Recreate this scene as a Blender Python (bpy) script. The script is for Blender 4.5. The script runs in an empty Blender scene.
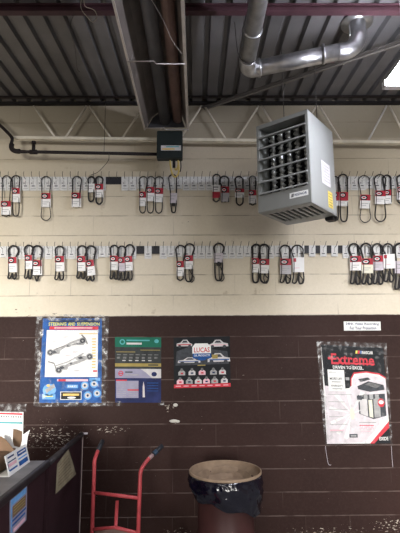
import bpy, math, random
from mathutils import Vector, Matrix, noise
random.seed(7)
SC = bpy.context.scene
COL = SC.collection
R = math.radians
PI = math.pi

# ------------------------------------------------------------------ camera
F = 445.0
CAM = Vector((0, 0, 1.79))
PITCH, YAW, ROLL = 9.46, -0.5, -0.36
D = 4.39                       # distance of the block wall
cam_d = bpy.data.cameras.new('camera')
cam_d.sensor_fit = 'VERTICAL'; cam_d.sensor_height = 24.0; cam_d.lens = F / 533 * 24
cam_d.clip_start = 0.05; cam_d.clip_end = 100
cam = bpy.data.objects.new('camera', cam_d); COL.objects.link(cam)
RM = Matrix.Rotation(R(YAW), 3, 'Z') @ Matrix.Rotation(R(90 + PITCH), 3, 'X') @ Matrix.Rotation(R(ROLL), 3, 'Z')
cam.matrix_world = Matrix.Translation(CAM) @ RM.to_4x4()
SC.camera = cam

# ------------------------------------------------------------------ exposure, world, lights
SC.view_settings.view_transform = 'Standard'
SC.view_settings.look = 'None'
SC.view_settings.gamma = 1.0
SC.view_settings.use_curve_mapping = False
SC.view_settings.exposure = 0.15

W = bpy.data.worlds.new('world'); SC.world = W; W.use_nodes = True
bg = W.node_tree.nodes['Background']
bg.inputs['Color'].default_value = (0.75, 0.85, 1.0, 1); bg.inputs['Strength'].default_value = 0.4

def area(name, loc, rot, sx, sy, power, col=(1, 1, 1), spread=180):
    l = bpy.data.lights.new(name, 'AREA'); l.shape = 'RECTANGLE'; l.size = sx; l.size_y = sy
    l.energy = power; l.color = col; l.spread = R(spread)
    o = bpy.data.objects.new(name, l); COL.objects.link(o); o.location = loc; o.rotation_euler = rot
    return o
# daylight falling in through the open bay door behind the camera
area('bay_daylight_left', (-3.1, -5.0, 1.5), (R(85), 0, R(3)), 2.4, 2.2, 142, (1.0, 0.96, 0.90), 46)
area('bay_daylight_right', (3.2, -5.0, 1.5), (R(85), 0, R(-1)), 2.4, 2.2, 80, (1.0, 0.96, 0.90), 44)
# unseen fill light added overhead behind the camera, brightens floor and undersides
area('ceiling_fill', (0.2, -1.2, 3.6), (0, 0, 0), 6.5, 0.5, 150, (1.0, 0.97, 0.93))

def at(px, py, Y=None, X=None, Z=None):
    d = RM @ Vector(((px - 200) / F, (266.5 - py) / F, -1))
    if Y is not None: t = (Y - CAM.y) / d.y
    elif X is not None: t = (X - CAM.x) / d.x
    else: t = (Z - CAM.z) / d.z
    return CAM + d * t

# ------------------------------------------------------------------ materials
def mat(name, color, rough=0.6, metal=0.0, var=0.12, scale=12.0, bump=0.0, bscale=60, spec=0.25, emis=None, estr=0, coat=0.0, alpha=None):
    m = bpy.data.materials.new(name); m.use_nodes = True
    nt = m.node_tree; n = nt.nodes; L = nt.links; b = n['Principled BSDF']
    b.inputs['Roughness'].default_value = rough; b.inputs['Metallic'].default_value = metal
    b.inputs['Specular IOR Level'].default_value = spec; b.inputs['Coat Weight'].default_value = coat
    tc = n.new('ShaderNodeTexCoord')
    nz = n.new('ShaderNodeTexNoise'); nz.inputs['Scale'].default_value = scale; nz.inputs['Detail'].default_value = 4
    L.new(tc.outputs['Object'], nz.inputs['Vector'])
    mr = n.new('ShaderNodeMapRange'); mr.inputs[1].default_value = 0.3; mr.inputs[2].default_value = 0.7
    mr.inputs[3].default_value = 1 - var; mr.inputs[4].default_value = 1 + var
    L.new(nz.outputs['Fac'], mr.inputs[0])
    mx = n.new('ShaderNodeVectorMath'); mx.operation = 'SCALE'; mx.inputs[0].default_value = color
    L.new(mr.outputs[0], mx.inputs['Scale']); L.new(mx.outputs[0], b.inputs['Base Color'])
    if bump:
        n2 = n.new('ShaderNodeTexNoise'); n2.inputs['Scale'].default_value = bscale; n2.inputs['Detail'].default_value = 3
        L.new(tc.outputs['Object'], n2.inputs['Vector'])
        bp = n.new('ShaderNodeBump'); bp.inputs['Strength'].default_value = bump; bp.inputs['Distance'].default_value = 0.01
        L.new(n2.outputs['Fac'], bp.inputs['Height']); L.new(bp.outputs[0], b.inputs['Normal'])
    if emis:
        b.inputs['Emission Color'].default_value = (*emis, 1); b.inputs['Emission Strength'].default_value = estr
    return m

M = {}
INKS = ('paper', 'paper_grey', 'pblue', 'pblue_l', 'pblue_d', 'pyellow', 'pamber', 'pred', 'pink', 'pblack', 'pgrey', 'pgrey_l', 'pgrey_d', 'pgreen', 'pnavy', 'plilac', 'pgold', 'pteal', 'pslate')
def mm(key, *a, **k):
    M[key] = mat(key, *a, **k)
    if key in INKS:
        b = M[key].node_tree.nodes['Principled BSDF']; b.inputs['Roughness'].default_value = 0.6; b.inputs['Specular IOR Level'].default_value = 0.12
mm('deck', (0.18, 0.175, 0.178), 0.5, 0.35, 0.15, 3)
mm('deck_edge', (0.02, 0.018, 0.018), 0.8)
mm('beam', (0.062, 0.027, 0.034), 0.55, 0, 0.2, 8)
mm('joist', (0.80, 0.74, 0.60), 0.6, 0, 0.15, 8)
mm('joist_grey', (0.72, 0.66, 0.55), 0.6, 0, 0.15, 8)
mm('brace_dark', (0.10, 0.092, 0.085), 0.5, 0.2)
mm('brace_mid', (0.22, 0.20, 0.18), 0.5, 0.2)
mm('joist_glint', (0.7, 0.68, 0.65), 0.5)  # whiter colour stands in for a bright reflection on one rod
mm('black_pipe', (0.018, 0.013, 0.013), 0.5)
mm('galv', (0.55, 0.55, 0.56), 0.33, 0.95, 0.25, 14, 0.15, 20)
mm('reflector', (0.19, 0.165, 0.15), 0.45, 0.3, 0.2, 5)
mm('reflector_edge', (0.50, 0.46, 0.42), 0.4, 0.5)
mm('tube_dark', (0.09, 0.088, 0.095), 0.45, 0.5, 0.2, 6)
mm('rusty', (0.16, 0.10, 0.085), 0.55, 0.3, 0.3, 6)
mm('ctrl_box', (0.018, 0.025, 0.024), 0.5)
mm('steel_wire', (0.45, 0.42, 0.40), 0.4, 0.7)
mm('yellow', (0.72, 0.55, 0.12), 0.5)
mm('yellow_hose', (0.62, 0.47, 0.14), 0.45)
mm('heater_paint', (0.33, 0.34, 0.325), 0.42, 0.1, 0.05, 4)
mm('heater_front_shaded', (0.23, 0.235, 0.22), 0.45, 0.1, 0.08, 4)  # same paint as the casing, shade of the front put into the colour
mm('heater_louver', (0.33, 0.34, 0.33), 0.4, 0.2, 0.08)
mm('heater_dark', (0.012, 0.012, 0.013), 0.6)
mm('heater_tube', (0.55, 0.56, 0.55), 0.35, 0.6, 0.3, 20)
mm('black', (0.012, 0.012, 0.013), 0.5)
mm('rubber', (0.030, 0.028, 0.028), 0.6)
mm('rail_black', (0.022, 0.022, 0.028), 0.5)
mm('hook', (0.30, 0.28, 0.26), 0.4, 0.4)
mm('hook_dark', (0.06, 0.055, 0.05), 0.4, 0.3)
mm('label', (0.70, 0.70, 0.69), 0.5, 0, 0.10, 60)
mm('label_text', (0.10, 0.10, 0.12), 0.6)
mm('label_line', (0.32, 0.31, 0.31), 0.6)
mm('red', (0.42, 0.025, 0.045), 0.45)
mm('card_white', (0.86, 0.85, 0.84), 0.5, 0, 0.03)
mm('card_lilac', (0.60, 0.55, 0.60), 0.5, 0, 0.03)
mm('card_cream', (0.78, 0.76, 0.62), 0.5, 0, 0.03)
mm('card_grey', (0.5, 0.48, 0.50), 0.5, 0, 0.03)
mm('truck_red', (0.38, 0.055, 0.062), 0.35, 0, 0.2, 20)
mm('grip', (0.02, 0.022, 0.028), 0.5)
mm('grip_sheen', (0.03, 0.055, 0.09), 0.5)
mm('scuffed', (0.30, 0.20, 0.20), 0.5)
mm('drum', (0.055, 0.022, 0.021), 0.45, 0, 0.12, 6)
mm('kraft', (0.17, 0.105, 0.062), 0.7, 0, 0.22, 14, 0.3, 14)
mm('kraft_dark', (0.20, 0.135, 0.085), 0.8, 0, 0.3, 10)
mm('rim_board', (0.30, 0.215, 0.145), 0.7, 0, 0.15, 14)
mm('kraft_light', (0.21, 0.13, 0.078), 0.7, 0, 0.12, 14)
mm('bag', (0.004, 0.004, 0.011), 0.14, 0, 0.1, 10, 0.7, 13, spec=0.8)
mm('counter_top', (0.21, 0.20, 0.195), 0.38, 0, 0.3, 6)
mm('counter_edge', (0.030, 0.026, 0.028), 0.4, 0, 0.3, 20)
mm('counter_front', (0.040, 0.019, 0.023), 0.45, 0, 0.25, 7)
mm('panel_edge', (0.62, 0.50, 0.45), 0.5)
mm('old_paper', (0.33, 0.29, 0.19), 0.7, 0, 0.3, 9)
mm('paper', (0.86, 0.86, 0.84), 0.5, 0, 0.03)
mm('paper_grey', (0.62, 0.60, 0.60), 0.5, 0, 0.12, 14)
mm('pblue', (0.022, 0.10, 0.33), 0.4, 0, 0.3, 14)
mm('pblue_l', (0.16, 0.40, 0.75), 0.4, 0, 0.2, 20)
mm('pblue_d', (0.015, 0.035, 0.10), 0.4)
mm('pyellow', (0.78, 0.72, 0.16), 0.4)
mm('pamber', (0.80, 0.55, 0.18), 0.4)
mm('pred', (0.60, 0.05, 0.07), 0.4)
mm('pink', (0.80, 0.50, 0.56), 0.4)
mm('pblack', (0.015, 0.017, 0.02), 0.35)
mm('pgrey', (0.17, 0.17, 0.17), 0.4, 0, 0.35, 40)
mm('pgrey_l', (0.38, 0.38, 0.38), 0.4, 0, 0.2, 30)
mm('pgrey_d', (0.06, 0.065, 0.075), 0.4, 0, 0.3, 30)
mm('pgreen', (0.015, 0.14, 0.09), 0.4, 0, 0.1)
mm('pnavy', (0.022, 0.03, 0.10), 0.4, 0, 0.35, 9)
mm('plilac', (0.32, 0.31, 0.42), 0.4, 0, 0.12, 12)
mm('pfield', (0.70, 0.65, 0.68), 0.6, 0, 0.14, 16, spec=0.12)
mm('pgold', (0.36, 0.28, 0.09), 0.4)
mm('pteal', (0.10, 0.38, 0.40), 0.4)
mm('pslate', (0.045, 0.05, 0.05), 0.4, 0, 0.3, 10)
mm('text_blue', (0.012, 0.03, 0.11), 0.5)
mm('chip', (0.62, 0.60, 0.54), 0.7)
mm('fixture', (0.7, 0.7, 0.7), 0.4)
mm('floor_concrete', (0.24, 0.235, 0.23), 0.6, 0, 0.2, 3)
mm('side_wall', (0.26, 0.22, 0.18), 0.7, 0, 0.1, 2)
mm('lamp_tube', (1, 1, 1), 0.5, emis=(0.86, 0.88, 1.0), estr=140)

def clear_plastic(lo=0.01, hi=0.22, a=0.56, b=0.72, nm='clear_plastic'):
    m = bpy.data.materials.new(nm); m.use_nodes = True
    nt = m.node_tree; n = nt.nodes; L = nt.links
    for x in list(n): n.remove(x)
    out = n.new('ShaderNodeOutputMaterial'); t = n.new('ShaderNodeBsdfTransparent'); g = n.new('ShaderNodeBsdfPrincipled')
    g.inputs['Base Color'].default_value = (0.6, 0.6, 0.6, 1); g.inputs['Roughness'].default_value = 0.2
    tc = n.new('ShaderNodeTexCoord'); nz = n.new('ShaderNodeTexNoise'); nz.inputs['Scale'].default_value = 22; nz.inputs['Detail'].default_value = 5
    L.new(tc.outputs['Object'], nz.inputs['Vector'])
    mr = n.new('ShaderNodeMapRange'); mr.inputs[1].default_value = a; mr.inputs[2].default_value = b; mr.inputs[3].default_value = lo; mr.inputs[4].default_value = hi
    L.new(nz.outputs['Fac'], mr.inputs[0])
    mx = n.new('ShaderNodeMixShader'); L.new(mr.outputs[0], mx.inputs[0]); L.new(t.outputs[0], mx.inputs[1]); L.new(g.outputs[0], mx.inputs[2])
    L.new(mx.outputs[0], out.inputs[0])
    return m
M['plastic'] = clear_plastic()
M['crinkle'] = clear_plastic(0.03, 0.42, 0.48, 0.66, 'crinkled_tape')

JX = at(369.7, 481, Y=D).x      # one block joint, sets the phase of the bond
PAINT_Z = 0.2032 * 10
LEDGE = at(200, 139.5, Y=D).z     # the top courses above this line get a darker colour
def wall_material():
    m = bpy.data.materials.new('painted_block'); m.use_nodes = True
    nt = m.node_tree; n = nt.nodes; L = nt.links; b = n['Principled BSDF']
    b.inputs['Roughness'].default_value = 0.5
    b.inputs['Specular IOR Level'].default_value = 0.10
    geo = n.new('ShaderNodeNewGeometry')
    sep = n.new('ShaderNodeSeparateXYZ'); L.new(geo.outputs['Position'], sep.inputs[0])
    def math_(op, a, c=None, v=None):
        x = n.new('ShaderNodeMath'); x.operation = op
        for i, q in enumerate((a, c, v)):
            if q is None: continue
            if isinstance(q, (int, float)): x.inputs[i].default_value = q
            else: L.new(q, x.inputs[i])
        return x.outputs[0]
    def noise_(scale, detail=4, vec=None, rough=0.5):
        x = n.new('ShaderNodeTexNoise'); x.inputs['Scale'].default_value = scale; x.inputs['Detail'].default_value = detail
        x.inputs['Roughness'].default_value = rough
        L.new(vec or geo.outputs['Position'], x.inputs['Vector']); return x.outputs['Fac']
    def rng(s, a, c, lo, hi):
        x = n.new('ShaderNodeMapRange'); x.inputs[1].default_value = a; x.inputs[2].default_value = c
        x.inputs[3].default_value = lo; x.inputs[4].default_value = hi; L.new(s, x.inputs[0]); return x.outputs[0]
    def mixc(f, a, c):
        x = n.new('ShaderNodeMix'); x.data_type = 'RGBA'
        if isinstance(f, (int, float)): x.inputs[0].default_value = f
        else: L.new(f, x.inputs[0])
        for i, q in ((6, a), (7, c)):
            if isinstance(q, tuple): x.inputs[i].default_value = (*q, 1)
            else: L.new(q, x.inputs[i])
        return x.outputs[2]
    X, Z = sep.outputs['X'], sep.outputs['Z']
    wob = math_('MULTIPLY', math_('SUBTRACT', noise_(3.0, 3), 0.5), 0.006)
    zz = math_('ADD', Z, wob)
    row = math_('DIVIDE', zz, 0.2032)
    fr = math_('FRACT', row)
    dz = math_('MULTIPLY', math_('MINIMUM', fr, math_('SUBTRACT', 1.0, fr)), 0.2032)
    rowi = math_('FLOOR', row)
    par = math_('MODULO', rowi, 2.0)                       # row 1 (z .2-.4) has a joint at JX
    xs = math_('ADD', math_('SUBTRACT', math_('ADD', X, 40.64), JX), math_('MULTIPLY', math_('SUBTRACT', 1.0, par), 0.2032))
    fx = math_('FRACT', math_('DIVIDE', xs, 0.4064))
    dx = math_('MULTIPLY', math_('MINIMUM', fx, math_('SUBTRACT', 1.0, fx)), 0.4064)
    hj = rng(dz, 0.002, 0.0062, 1.0, 0.0)
    vj = rng(dx, 0.0015, 0.0045, 1.0, 0.0)
    brk = rng(noise_(5.0, 3), 0.38, 0.55, 0.15, 1.0)
    brk2 = rng(noise_(2.3, 2), 0.50, 0.70, 0.0, 0.6)
    joint_h = math_('MULTIPLY', hj, brk)
    joint_v = math_('MULTIPLY', vj, brk2)
    joint = math_('MAXIMUM', joint_h, joint_v)
    # paints
    big = noise_(1.1, 3); fine = noise_(55, 5, rough=0.7)
    cream = mixc(rng(big, 0.3, 0.7, 0, 1), (0.69, 0.62, 0.49), (0.78, 0.71, 0.585))
    cream = mixc(rng(fine, 0.35, 0.7, 0.0, 0.25), cream, (0.50, 0.44, 0.33))
    cream = mixc(math_('MULTIPLY', joint, 0.75), cream, (0.22, 0.185, 0.15))
    # soot and damp stains on the cream, shapes of their own
    st = rng(noise_(6.5, 5, rough=0.65), 0.66, 0.74, 0.0, 0.5)
    cream = mixc(st, cream, (0.36, 0.28, 0.19))
    ledge_dark = rng(math_('ADD', Z, math_('MULTIPLY', noise_(4.0, 3), 0.06)), LEDGE + 0.01, LEDGE + 0.05, 0.0, 0.50)  # cream mixed darker above the ledge
    cream = mixc(ledge_dark, cream, (0.10, 0.09, 0.075))
    height_tint = rng(Z, 2.3, 3.6, 0.0, 0.45)  # cream shifts to a darker tan with height
    cream = mixc(height_tint, cream, (0.46, 0.39, 0.27))
    brown = mixc(rng(big, 0.3, 0.7, 0, 1), (0.026, 0.0125, 0.0105), (0.038, 0.019, 0.016))
    brown = mixc(rng(fine, 0.45, 0.75, 0.0, 0.4), brown, (0.055, 0.034, 0.030))
    brown = mixc(math_('MULTIPLY', joint, 0.75), brown, (0.16, 0.12, 0.105))
    # flaked paint: cream chips, dense in a few patches
    def patch(cx, cz, rx, rz):
        a = math_('DIVIDE', math_('SUBTRACT', X, cx), rx); c = math_('DIVIDE', math_('SUBTRACT', Z, cz), rz)
        return rng(math_('SQRT', math_('ADD', math_('MULTIPLY', a, a), math_('MULTIPLY', c, c))), 0.3, 1.0, 1.0, 0.0)
    pts = []
    for px, py, rx, rz in ((54, 438, .46, .22), (330, 536, .70, .13), (175, 534, 0.25, .08), (170, 408, .12, .06), (45, 312, .5, .07), (110, 430, .3, .06), (395, 525, .4, .1)):
        w = at(px, py, Y=D); pts.append(patch(w.x, w.z, rx, rz))
    pm = pts[0]
    for q in pts[1:]: pm = math_('MAXIMUM', pm, q)
    dens = math_('MULTIPLY', pm, 0.145)
    mp = n.new('ShaderNodeMapping'); mp.inputs['Scale'].default_value = (0.6, 1, 1.5); L.new(geo.outputs['Position'], mp.inputs[0])
    cn = math_('ADD', noise_(46, 4, mp.outputs[0], 0.66), dens)
    chips = rng(cn, 0.715, 0.74, 0.0, 0.9)
    brown = mixc(chips, brown, (0.58, 0.53, 0.45))
    chips2 = rng(math_('ADD', noise_(14, 3, mp.outputs[0], 0.55), math_('MULTIPLY', pts[4], 0.12)), 0.76, 0.78, 0.0, 0.8)
    cream = mixc(chips2, cream, (0.07, 0.045, 0.035))
    isb = rng(math_('ADD', Z, math_('MULTIPLY', math_('SUBTRACT', noise_(18, 3), 0.5), 0.012)), PAINT_Z - 0.002, PAINT_Z + 0.002, 1.0, 0.0)
    col = mixc(isb, cream, brown)
    L.new(col, b.inputs['Base Color'])
    h = math_('SUBTRACT', math_('MULTIPLY', fine, 0.25), joint)
    bp = n.new('ShaderNodeBump'); bp.inputs['Strength'].default_value = 0.55; bp.inputs['Distance'].default_value = 0.004
    L.new(h, bp.inputs['Height']); L.new(bp.outputs[0], b.inputs['Normal'])
    L.new(rng(isb, 0, 1, 0.65, 0.55), b.inputs['Roughness'])
    return m
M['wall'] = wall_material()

# ------------------------------------------------------------------ mesh building
def text_tris(s, cache={}):
    if s in cache: return cache[s]
    cu = bpy.data.curves.new('t', 'FONT'); cu.body = s; cu.offset = 0.018; cu.resolution_u = 2
    o = bpy.data.objects.new('t', cu); COL.objects.link(o)
    bpy.context.view_layer.update()
    dg = bpy.context.evaluated_depsgraph_get()
    me = o.evaluated_get(dg).to_mesh()
    vs = [v.co.copy() for v in me.vertices]; fs = [tuple(p.vertices) for p in me.polygons]
    o.evaluated_get(dg).to_mesh_clear()
    bpy.data.objects.remove(o); bpy.data.curves.remove(cu)
    x0 = min(v.x for v in vs); x1 = max(v.x for v in vs); y0 = min(v.y for v in vs); y1 = max(v.y for v in vs)
    vs = [((v.x - x0) / (x1 - x0), 1 - (v.y - y0) / (y1 - y0)) for v in vs]
    cache[s] = (vs, fs); return cache[s]

def chain_matrix(o):
    m = Matrix.Identity(4)
    while o is not None:
        m = o.matrix_basis @ m; o = o.parent
    return m

class MB:
    def __init__(s): s.v = []; s.f = []; s.m = []; s.sm = []; s.mats = []
    def mi(s, k):
        if k not in s.mats: s.mats.append(k)
        return s.mats.index(k)
    def add(s, vs, fs, k, smooth=False):
        b = len(s.v); s.v += [Vector(v) for v in vs]; i = s.mi(k)
        for f in fs: s.f.append(tuple(b + q for q in f)); s.m.append(i); s.sm.append(smooth)
        return s
    def box(s, a, b, k, T=None, bev=0.0):
        (x0, y0, z0), (x1, y1, z1) = a, b
        x0, x1 = min(x0, x1), max(x0, x1); y0, y1 = min(y0, y1), max(y0, y1); z0, z1 = min(z0, z1), max(z0, z1)
        if bev > 0:
            # box with chamfered vertical edges and chamfered top/bottom
            e = bev
            def ring(z, i):
                return [(x0 + e + i, y0 + i, z), (x1 - e - i, y0 + i, z), (x1 - i, y0 + e + i, z), (x1 - i, y1 - e - i, z), (x1 - e - i, y1 - i, z), (x0 + e + i, y1 - i, z), (x0 + i, y1 - e - i, z), (x0 + i, y0 + e + i, z)]
            vs = ring(z0, e) + ring(z0 + e, 0) + ring(z1 - e, 0) + ring(z1, e)
            fs = [tuple(range(7, -1, -1)), tuple(range(24, 32))]
            for r in range(3):
                for i in range(8):
                    j = (i + 1) % 8; fs.append((r * 8 + i, r * 8 + j, r * 8 + 8 + j, r * 8 + 8 + i))
        else:
            vs = [(x0, y0, z0), (x1, y0, z0), (x1, y1, z0), (x0, y1, z0), (x0, y0, z1), (x1, y0, z1), (x1, y1, z1), (x0, y1, z1)]
            fs = [(0, 3, 2, 1), (4, 5, 6, 7), (0, 1, 5, 4), (1, 2, 6, 5), (2, 3, 7, 6), (3, 0, 4, 7)]
        vs = [Vector(v) for v in vs]
        if T is not None: vs = [T @ v for v in vs]
        return s.add(vs, fs, k)
    def slab(s, pts, off, k):
        """prism: polygon pts (world) extruded by vector off"""
        n = len(pts); pts = [Vector(p) for p in pts]; off = Vector(off)
        vs = pts + [p + off for p in pts]
        fs = [tuple(range(n)), tuple(range(2 * n - 1, n - 1, -1))] + [(i, i + n, (i + 1) % n + n, (i + 1) % n) for i in range(n)]
        return s.add(vs, fs, k)
    def tube(s, path, r, k, seg=8, closed=False, smooth=True, flat=None):
        P = [Vector(p) for p in path]; n = len(P)
        rr = r if isinstance(r, (list, tuple)) else [r] * n
        vs = []; up = None
        for i in range(n):
            if closed: t = P[(i + 1) % n] - P[i - 1]
            else: t = P[min(i + 1, n - 1)] - P[max(i - 1, 0)]
            t.normalize()
            if up is None:
                a = Vector((0, 1, 0)) if abs(t.y) < 0.9 else Vector((1, 0, 0))
                up = (a - t * a.dot(t)).normalized()
            else:
                up = up - t * up.dot(t)
                up.normalize()
            w = t.cross(up)
            for j in range(seg):
                c = 2 * PI * j / seg
                vs.append(P[i] + (up * math.cos(c) * (flat or 1) + w * math.sin(c)) * rr[i])
        fs = []
        for i in range(n if closed else n - 1):
            a = i * seg; b = ((i + 1) % n) * seg
            for j in range(seg):
                q = (j + 1) % seg; fs.append((a + j, a + q, b + q, b + j))
        if not closed: fs += [tuple(range(seg - 1, -1, -1)), tuple((n - 1) * seg + j for j in range(seg))]
        return s.add(vs, fs, k, smooth)
    def lathe(s, prof, c, k, seg=40, smooth=True):
        vs = []; fs = []; n = len(prof)
        for (r, z) in prof:
            for j in range(seg):
                a = 2 * PI * j / seg; vs.append((c[0] + r * math.cos(a), c[1] + r * math.sin(a), c[2] + z))
        for i in range(n - 1):
            for j in range(seg):
                q = (j + 1) % seg; fs.append((i * seg + j, i * seg + q, (i + 1) * seg + q, (i + 1) * seg + j))
        return s.add(vs, fs, k, smooth)
    def ball(s, c, r, k, seg=12, rings=8, sc=(1, 1, 1)):
        vs = []; fs = []
        for i in range(rings + 1):
            a = PI * i / rings
            for j in range(seg):
                b = 2 * PI * j / seg
                vs.append((c[0] + r * sc[0] * math.sin(a) * math.cos(b), c[1] + r * sc[1] * math.sin(a) * math.sin(b), c[2] + r * sc[2] * math.cos(a)))
        for i in range(rings):
            for j in range(seg):
                q = (j + 1) % seg; fs.append((i * seg + j, (i + 1) * seg + j, (i + 1) * seg + q, i * seg + q))
        return s.add(vs, fs, k, True)
    def text(s, txt, P, k):
        """P(u,v) -> world, u right, v down"""
        vs, fs = text_tris(txt)
        return s.add([P(u, v) for u, v in vs], fs, k)
    def build(s, name, parent=None, local=False, origin=None):
        me = bpy.data.meshes.new(name)
        vs = s.v
        o = bpy.data.objects.new(name, me)
        if parent is not None:
            o.parent = parent
            if not local:
                inv = chain_matrix(parent).inverted(); vs = [inv @ v for v in vs]
        elif not local:
            if origin is None:
                xs = [v.x for v in vs]; ys = [v.y for v in vs]; zs = [v.z for v in vs]
                origin = Vector(((min(xs) + max(xs)) / 2, (min(ys) + max(ys)) / 2, min(zs)))
            origin = Vector(origin); vs = [v - origin for v in vs]; o.location = origin
        me.from_pydata([tuple(v) for v in vs], [], s.f)
        for k in s.mats: me.materials.append(M[k])
        me.polygons.foreach_set('material_index', s.m); me.polygons.foreach_set('use_smooth', s.sm)
        me.update()
        COL.objects.link(o)
        return o

def tag(o, label=None, cat=None, group=None, kind=None):
    if label: o['label'] = label
    if cat: o['category'] = cat
    if group: o['group'] = group
    if kind: o['kind'] = kind
    return o
def thing(name, loc, label, cat, group=None, rz=0):
    o = bpy.data.objects.new(name, None); COL.objects.link(o); o.empty_display_size = 0.1
    o.location = loc; o.rotation_euler = (0, 0, rz)
    return tag(o, label, cat, group)
def smooth_path(pts, n=5, closed=False):
    P = [Vector(p) for p in pts]; N = len(P); out = []
    rg = range(N) if closed else range(N - 1)
    for i in rg:
        if closed: a, b, c, d = P[i - 1], P[i], P[(i + 1) % N], P[(i + 2) % N]
        else: a, b, c, d = P[max(i - 1, 0)], P[i], P[i + 1], P[min(i + 2, N - 1)]
        for j in range(n):
            t = j / n
            out.append(0.5 * ((2 * b) + (c - a) * t + (2 * a - 5 * b + 4 * c - d) * t * t + (3 * b - a - 3 * c + d) * t ** 3))
    if not closed: out.append(P[-1])
    return out

# ------------------------------------------------------------------ the room
XL, XR, YB = -4.6, 5.4, -5.2
CZ = at(200, 103.5, Y=D).z                 # underside of the deck at the wall
SL = math.tan(R(2.6))
def zc(y): return CZ + (y - D) * SL
ZT = CZ + 0.5
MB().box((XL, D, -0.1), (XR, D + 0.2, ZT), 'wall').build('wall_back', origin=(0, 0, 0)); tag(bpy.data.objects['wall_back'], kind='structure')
tag(MB().box((XL, YB, -0.1), (XR, D, 0), 'floor_concrete').build('floor'), kind='structure')
tag(MB().box((XL - 0.2, YB, -0.1), (XL, D + 0.2, ZT), 'side_wall').build('wall_left'), kind='structure')
tag(MB().box((XR, YB, -0.1), (XR + 0.2, D + 0.2, ZT), 'side_wall').build('wall_right'), kind='structure')
wf = MB()
wf.box((XL, YB - 0.2, -0.1), (-4.4, YB, ZT), 'side_wall').box((4.5, YB - 0.2, -0.1), (XR, YB, ZT), 'side_wall').box((-4.4, YB - 0.2, 2.8), (4.5, YB, ZT), 'side_wall').box((-1.8, YB - 0.2, -0.1), (1.9, YB, 2.8), 'side_wall')
tag(wf.build('wall_front'), kind='structure')
dk = MB()
pitch = 0.1524; x = XL; prof = []
while x < XR:
    prof += [(x, 0.0), (x + 0.095, 0.0), (x + 0.108, 0.040), (x + 0.1394, 0.040)]
    x += pitch
prof.append((x, 0.0)); n = len(prof)
vs = [(px, YB - 0.2, zc(YB - 0.2) + pz) for px, pz in prof] + [(px, D, zc(D) + pz) for px, pz in prof]
dk.add(vs, [(i, i + 1, n + i + 1, n + i) for i in range(n - 1)], 'deck')
vs = [(XL, YB - 0.2, zc(YB - 0.2) + 0.07), (XR + .1, YB - 0.2, zc(YB - 0.2) + 0.07), (XR + .1, D, CZ + 0.07), (XL, D, CZ + 0.07)]
dk.slab(vs, (0, 0, 0.05), 'deck')
tag(dk.build('ceiling'), kind='structure')
# dark angle closing the deck against the wall
tag(MB().slab([(XL, D - 0.05, CZ - 0.025), (XL, D, CZ - 0.025), (XL, D, CZ + 0.002), (XL, D - 0.05, CZ - 0.001)], (XR - XL, 0, 0), 'deck_edge').build('trim_1'), kind='structure')

# purlins
def ibeam(y, label):
    zt = zc(y - 0.04) - 0.001; b = MB(); h = 0.062; w = 0.025
    b.box((XL, y - w, zt - 0.010), (XR, y + w, zt), 'beam').box((XL, y - w, zt - h), (XR, y + w, zt - h + 0.011), 'beam').box((XL, y - 0.005, zt - h + 0.011), (XR, y + 0.005, zt - 0.010), 'beam')
    for s in (-1, 1):   # flange lips
        b.box((XL, y + s * w - 0.004 * s, zt - h + 0.011), (XR, y + s * w, zt - h + 0.026), 'beam')
    return tag(b.build('roof_beam'), label, 'beam')
ibeam(at(200, 15.5, Z=zc(2.9) - 0.063).y - 0.025, 'dark red steel beam running across under the corrugated roof at the top edge')

# ------------------------------------------------------------------ bar joist along the wall
YJ = D - 0.16
def chord_pt(px): return at(px, 138.3 + (px - 20) * 4.2 / 360, Y=YJ)
jt = thing('bar_joist', chord_pt(200), 'open web steel joist with thin diagonals running along the wall below the roof', 'joist')
a = chord_pt(14); b2 = chord_pt(200); dirv = (chord_pt(380) - a).normalized()
p0 = a; p1 = a + dirv * ((XR - 0.05 - a.x) / dirv.x)
c = MB(); c.slab([p0 + Vector((0, -0.022, 0.014)), p0 + Vector((0, 0.022, 0.014)), p0 + Vector((0, 0.022, -0.014)), p0 + Vector((0, -0.022, -0.014))], p1 - p0, 'joist'); c.build('bottom_chord', jt)
c = MB(); c.box((XL, YJ - 0.015, CZ - 0.026), (XR, YJ + 0.015, CZ - 0.012), 'black_pipe'); c.build('top_chord', jt)
apex = [-26, 32, 88, 145, 203, 260, 318, 388, 440]
for i, ax in enumerate(apex):
    t = at(ax, 106, Y=YJ)
    for s in (-1, 1):
        bx = ax + s * (23 if i not in (7,) else 20)
        if bx < 14: continue
        bt = chord_pt(bx)
        MB().tube([t + Vector((s * 0.015, 0, 0)), bt + Vector((0, 0, 0.012))], 0.0105, 'joist_glint' if (i == 7 and s == -1) else 'joist_grey', 6).build('web_rod', jt)
# diagonal brace of two angles under the deck
q0 = at(203, 109, Y=D - 0.14); q1 = at(400, 43.5, Y=3.22); dv = (q1 - q0)
q2 = q0 + dv * 1.25
br = MB()
w_ = Vector((0, 0, 1)).cross(dv).normalized()
for s in (-0.032, 0.018):
    o_ = w_ * s
    br.slab([q0 + o_, q0 + o_ + w_ * 0.014, q0 + o_ + w_ * 0.014 + Vector((0, 0, 0.012)), q0 + o_ + Vector((0, 0, 0.012))], q2 - q0, 'brace_dark' if s < 0 else 'brace_mid')
br.slab([q0 + w_ * -0.02 + Vector((0, 0, .010)), q0 + w_ * 0.02 + Vector((0, 0, .010)), q0 + w_ * 0.02 + Vector((0, 0, .02)), q0 + w_ * -0.02 + Vector((0, 0, .02))], q2 - q0, 'brace_dark')
tag(br.build('roof_brace'), 'slim double angle brace slanting up to the right under the roof deck', 'brace')

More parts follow.
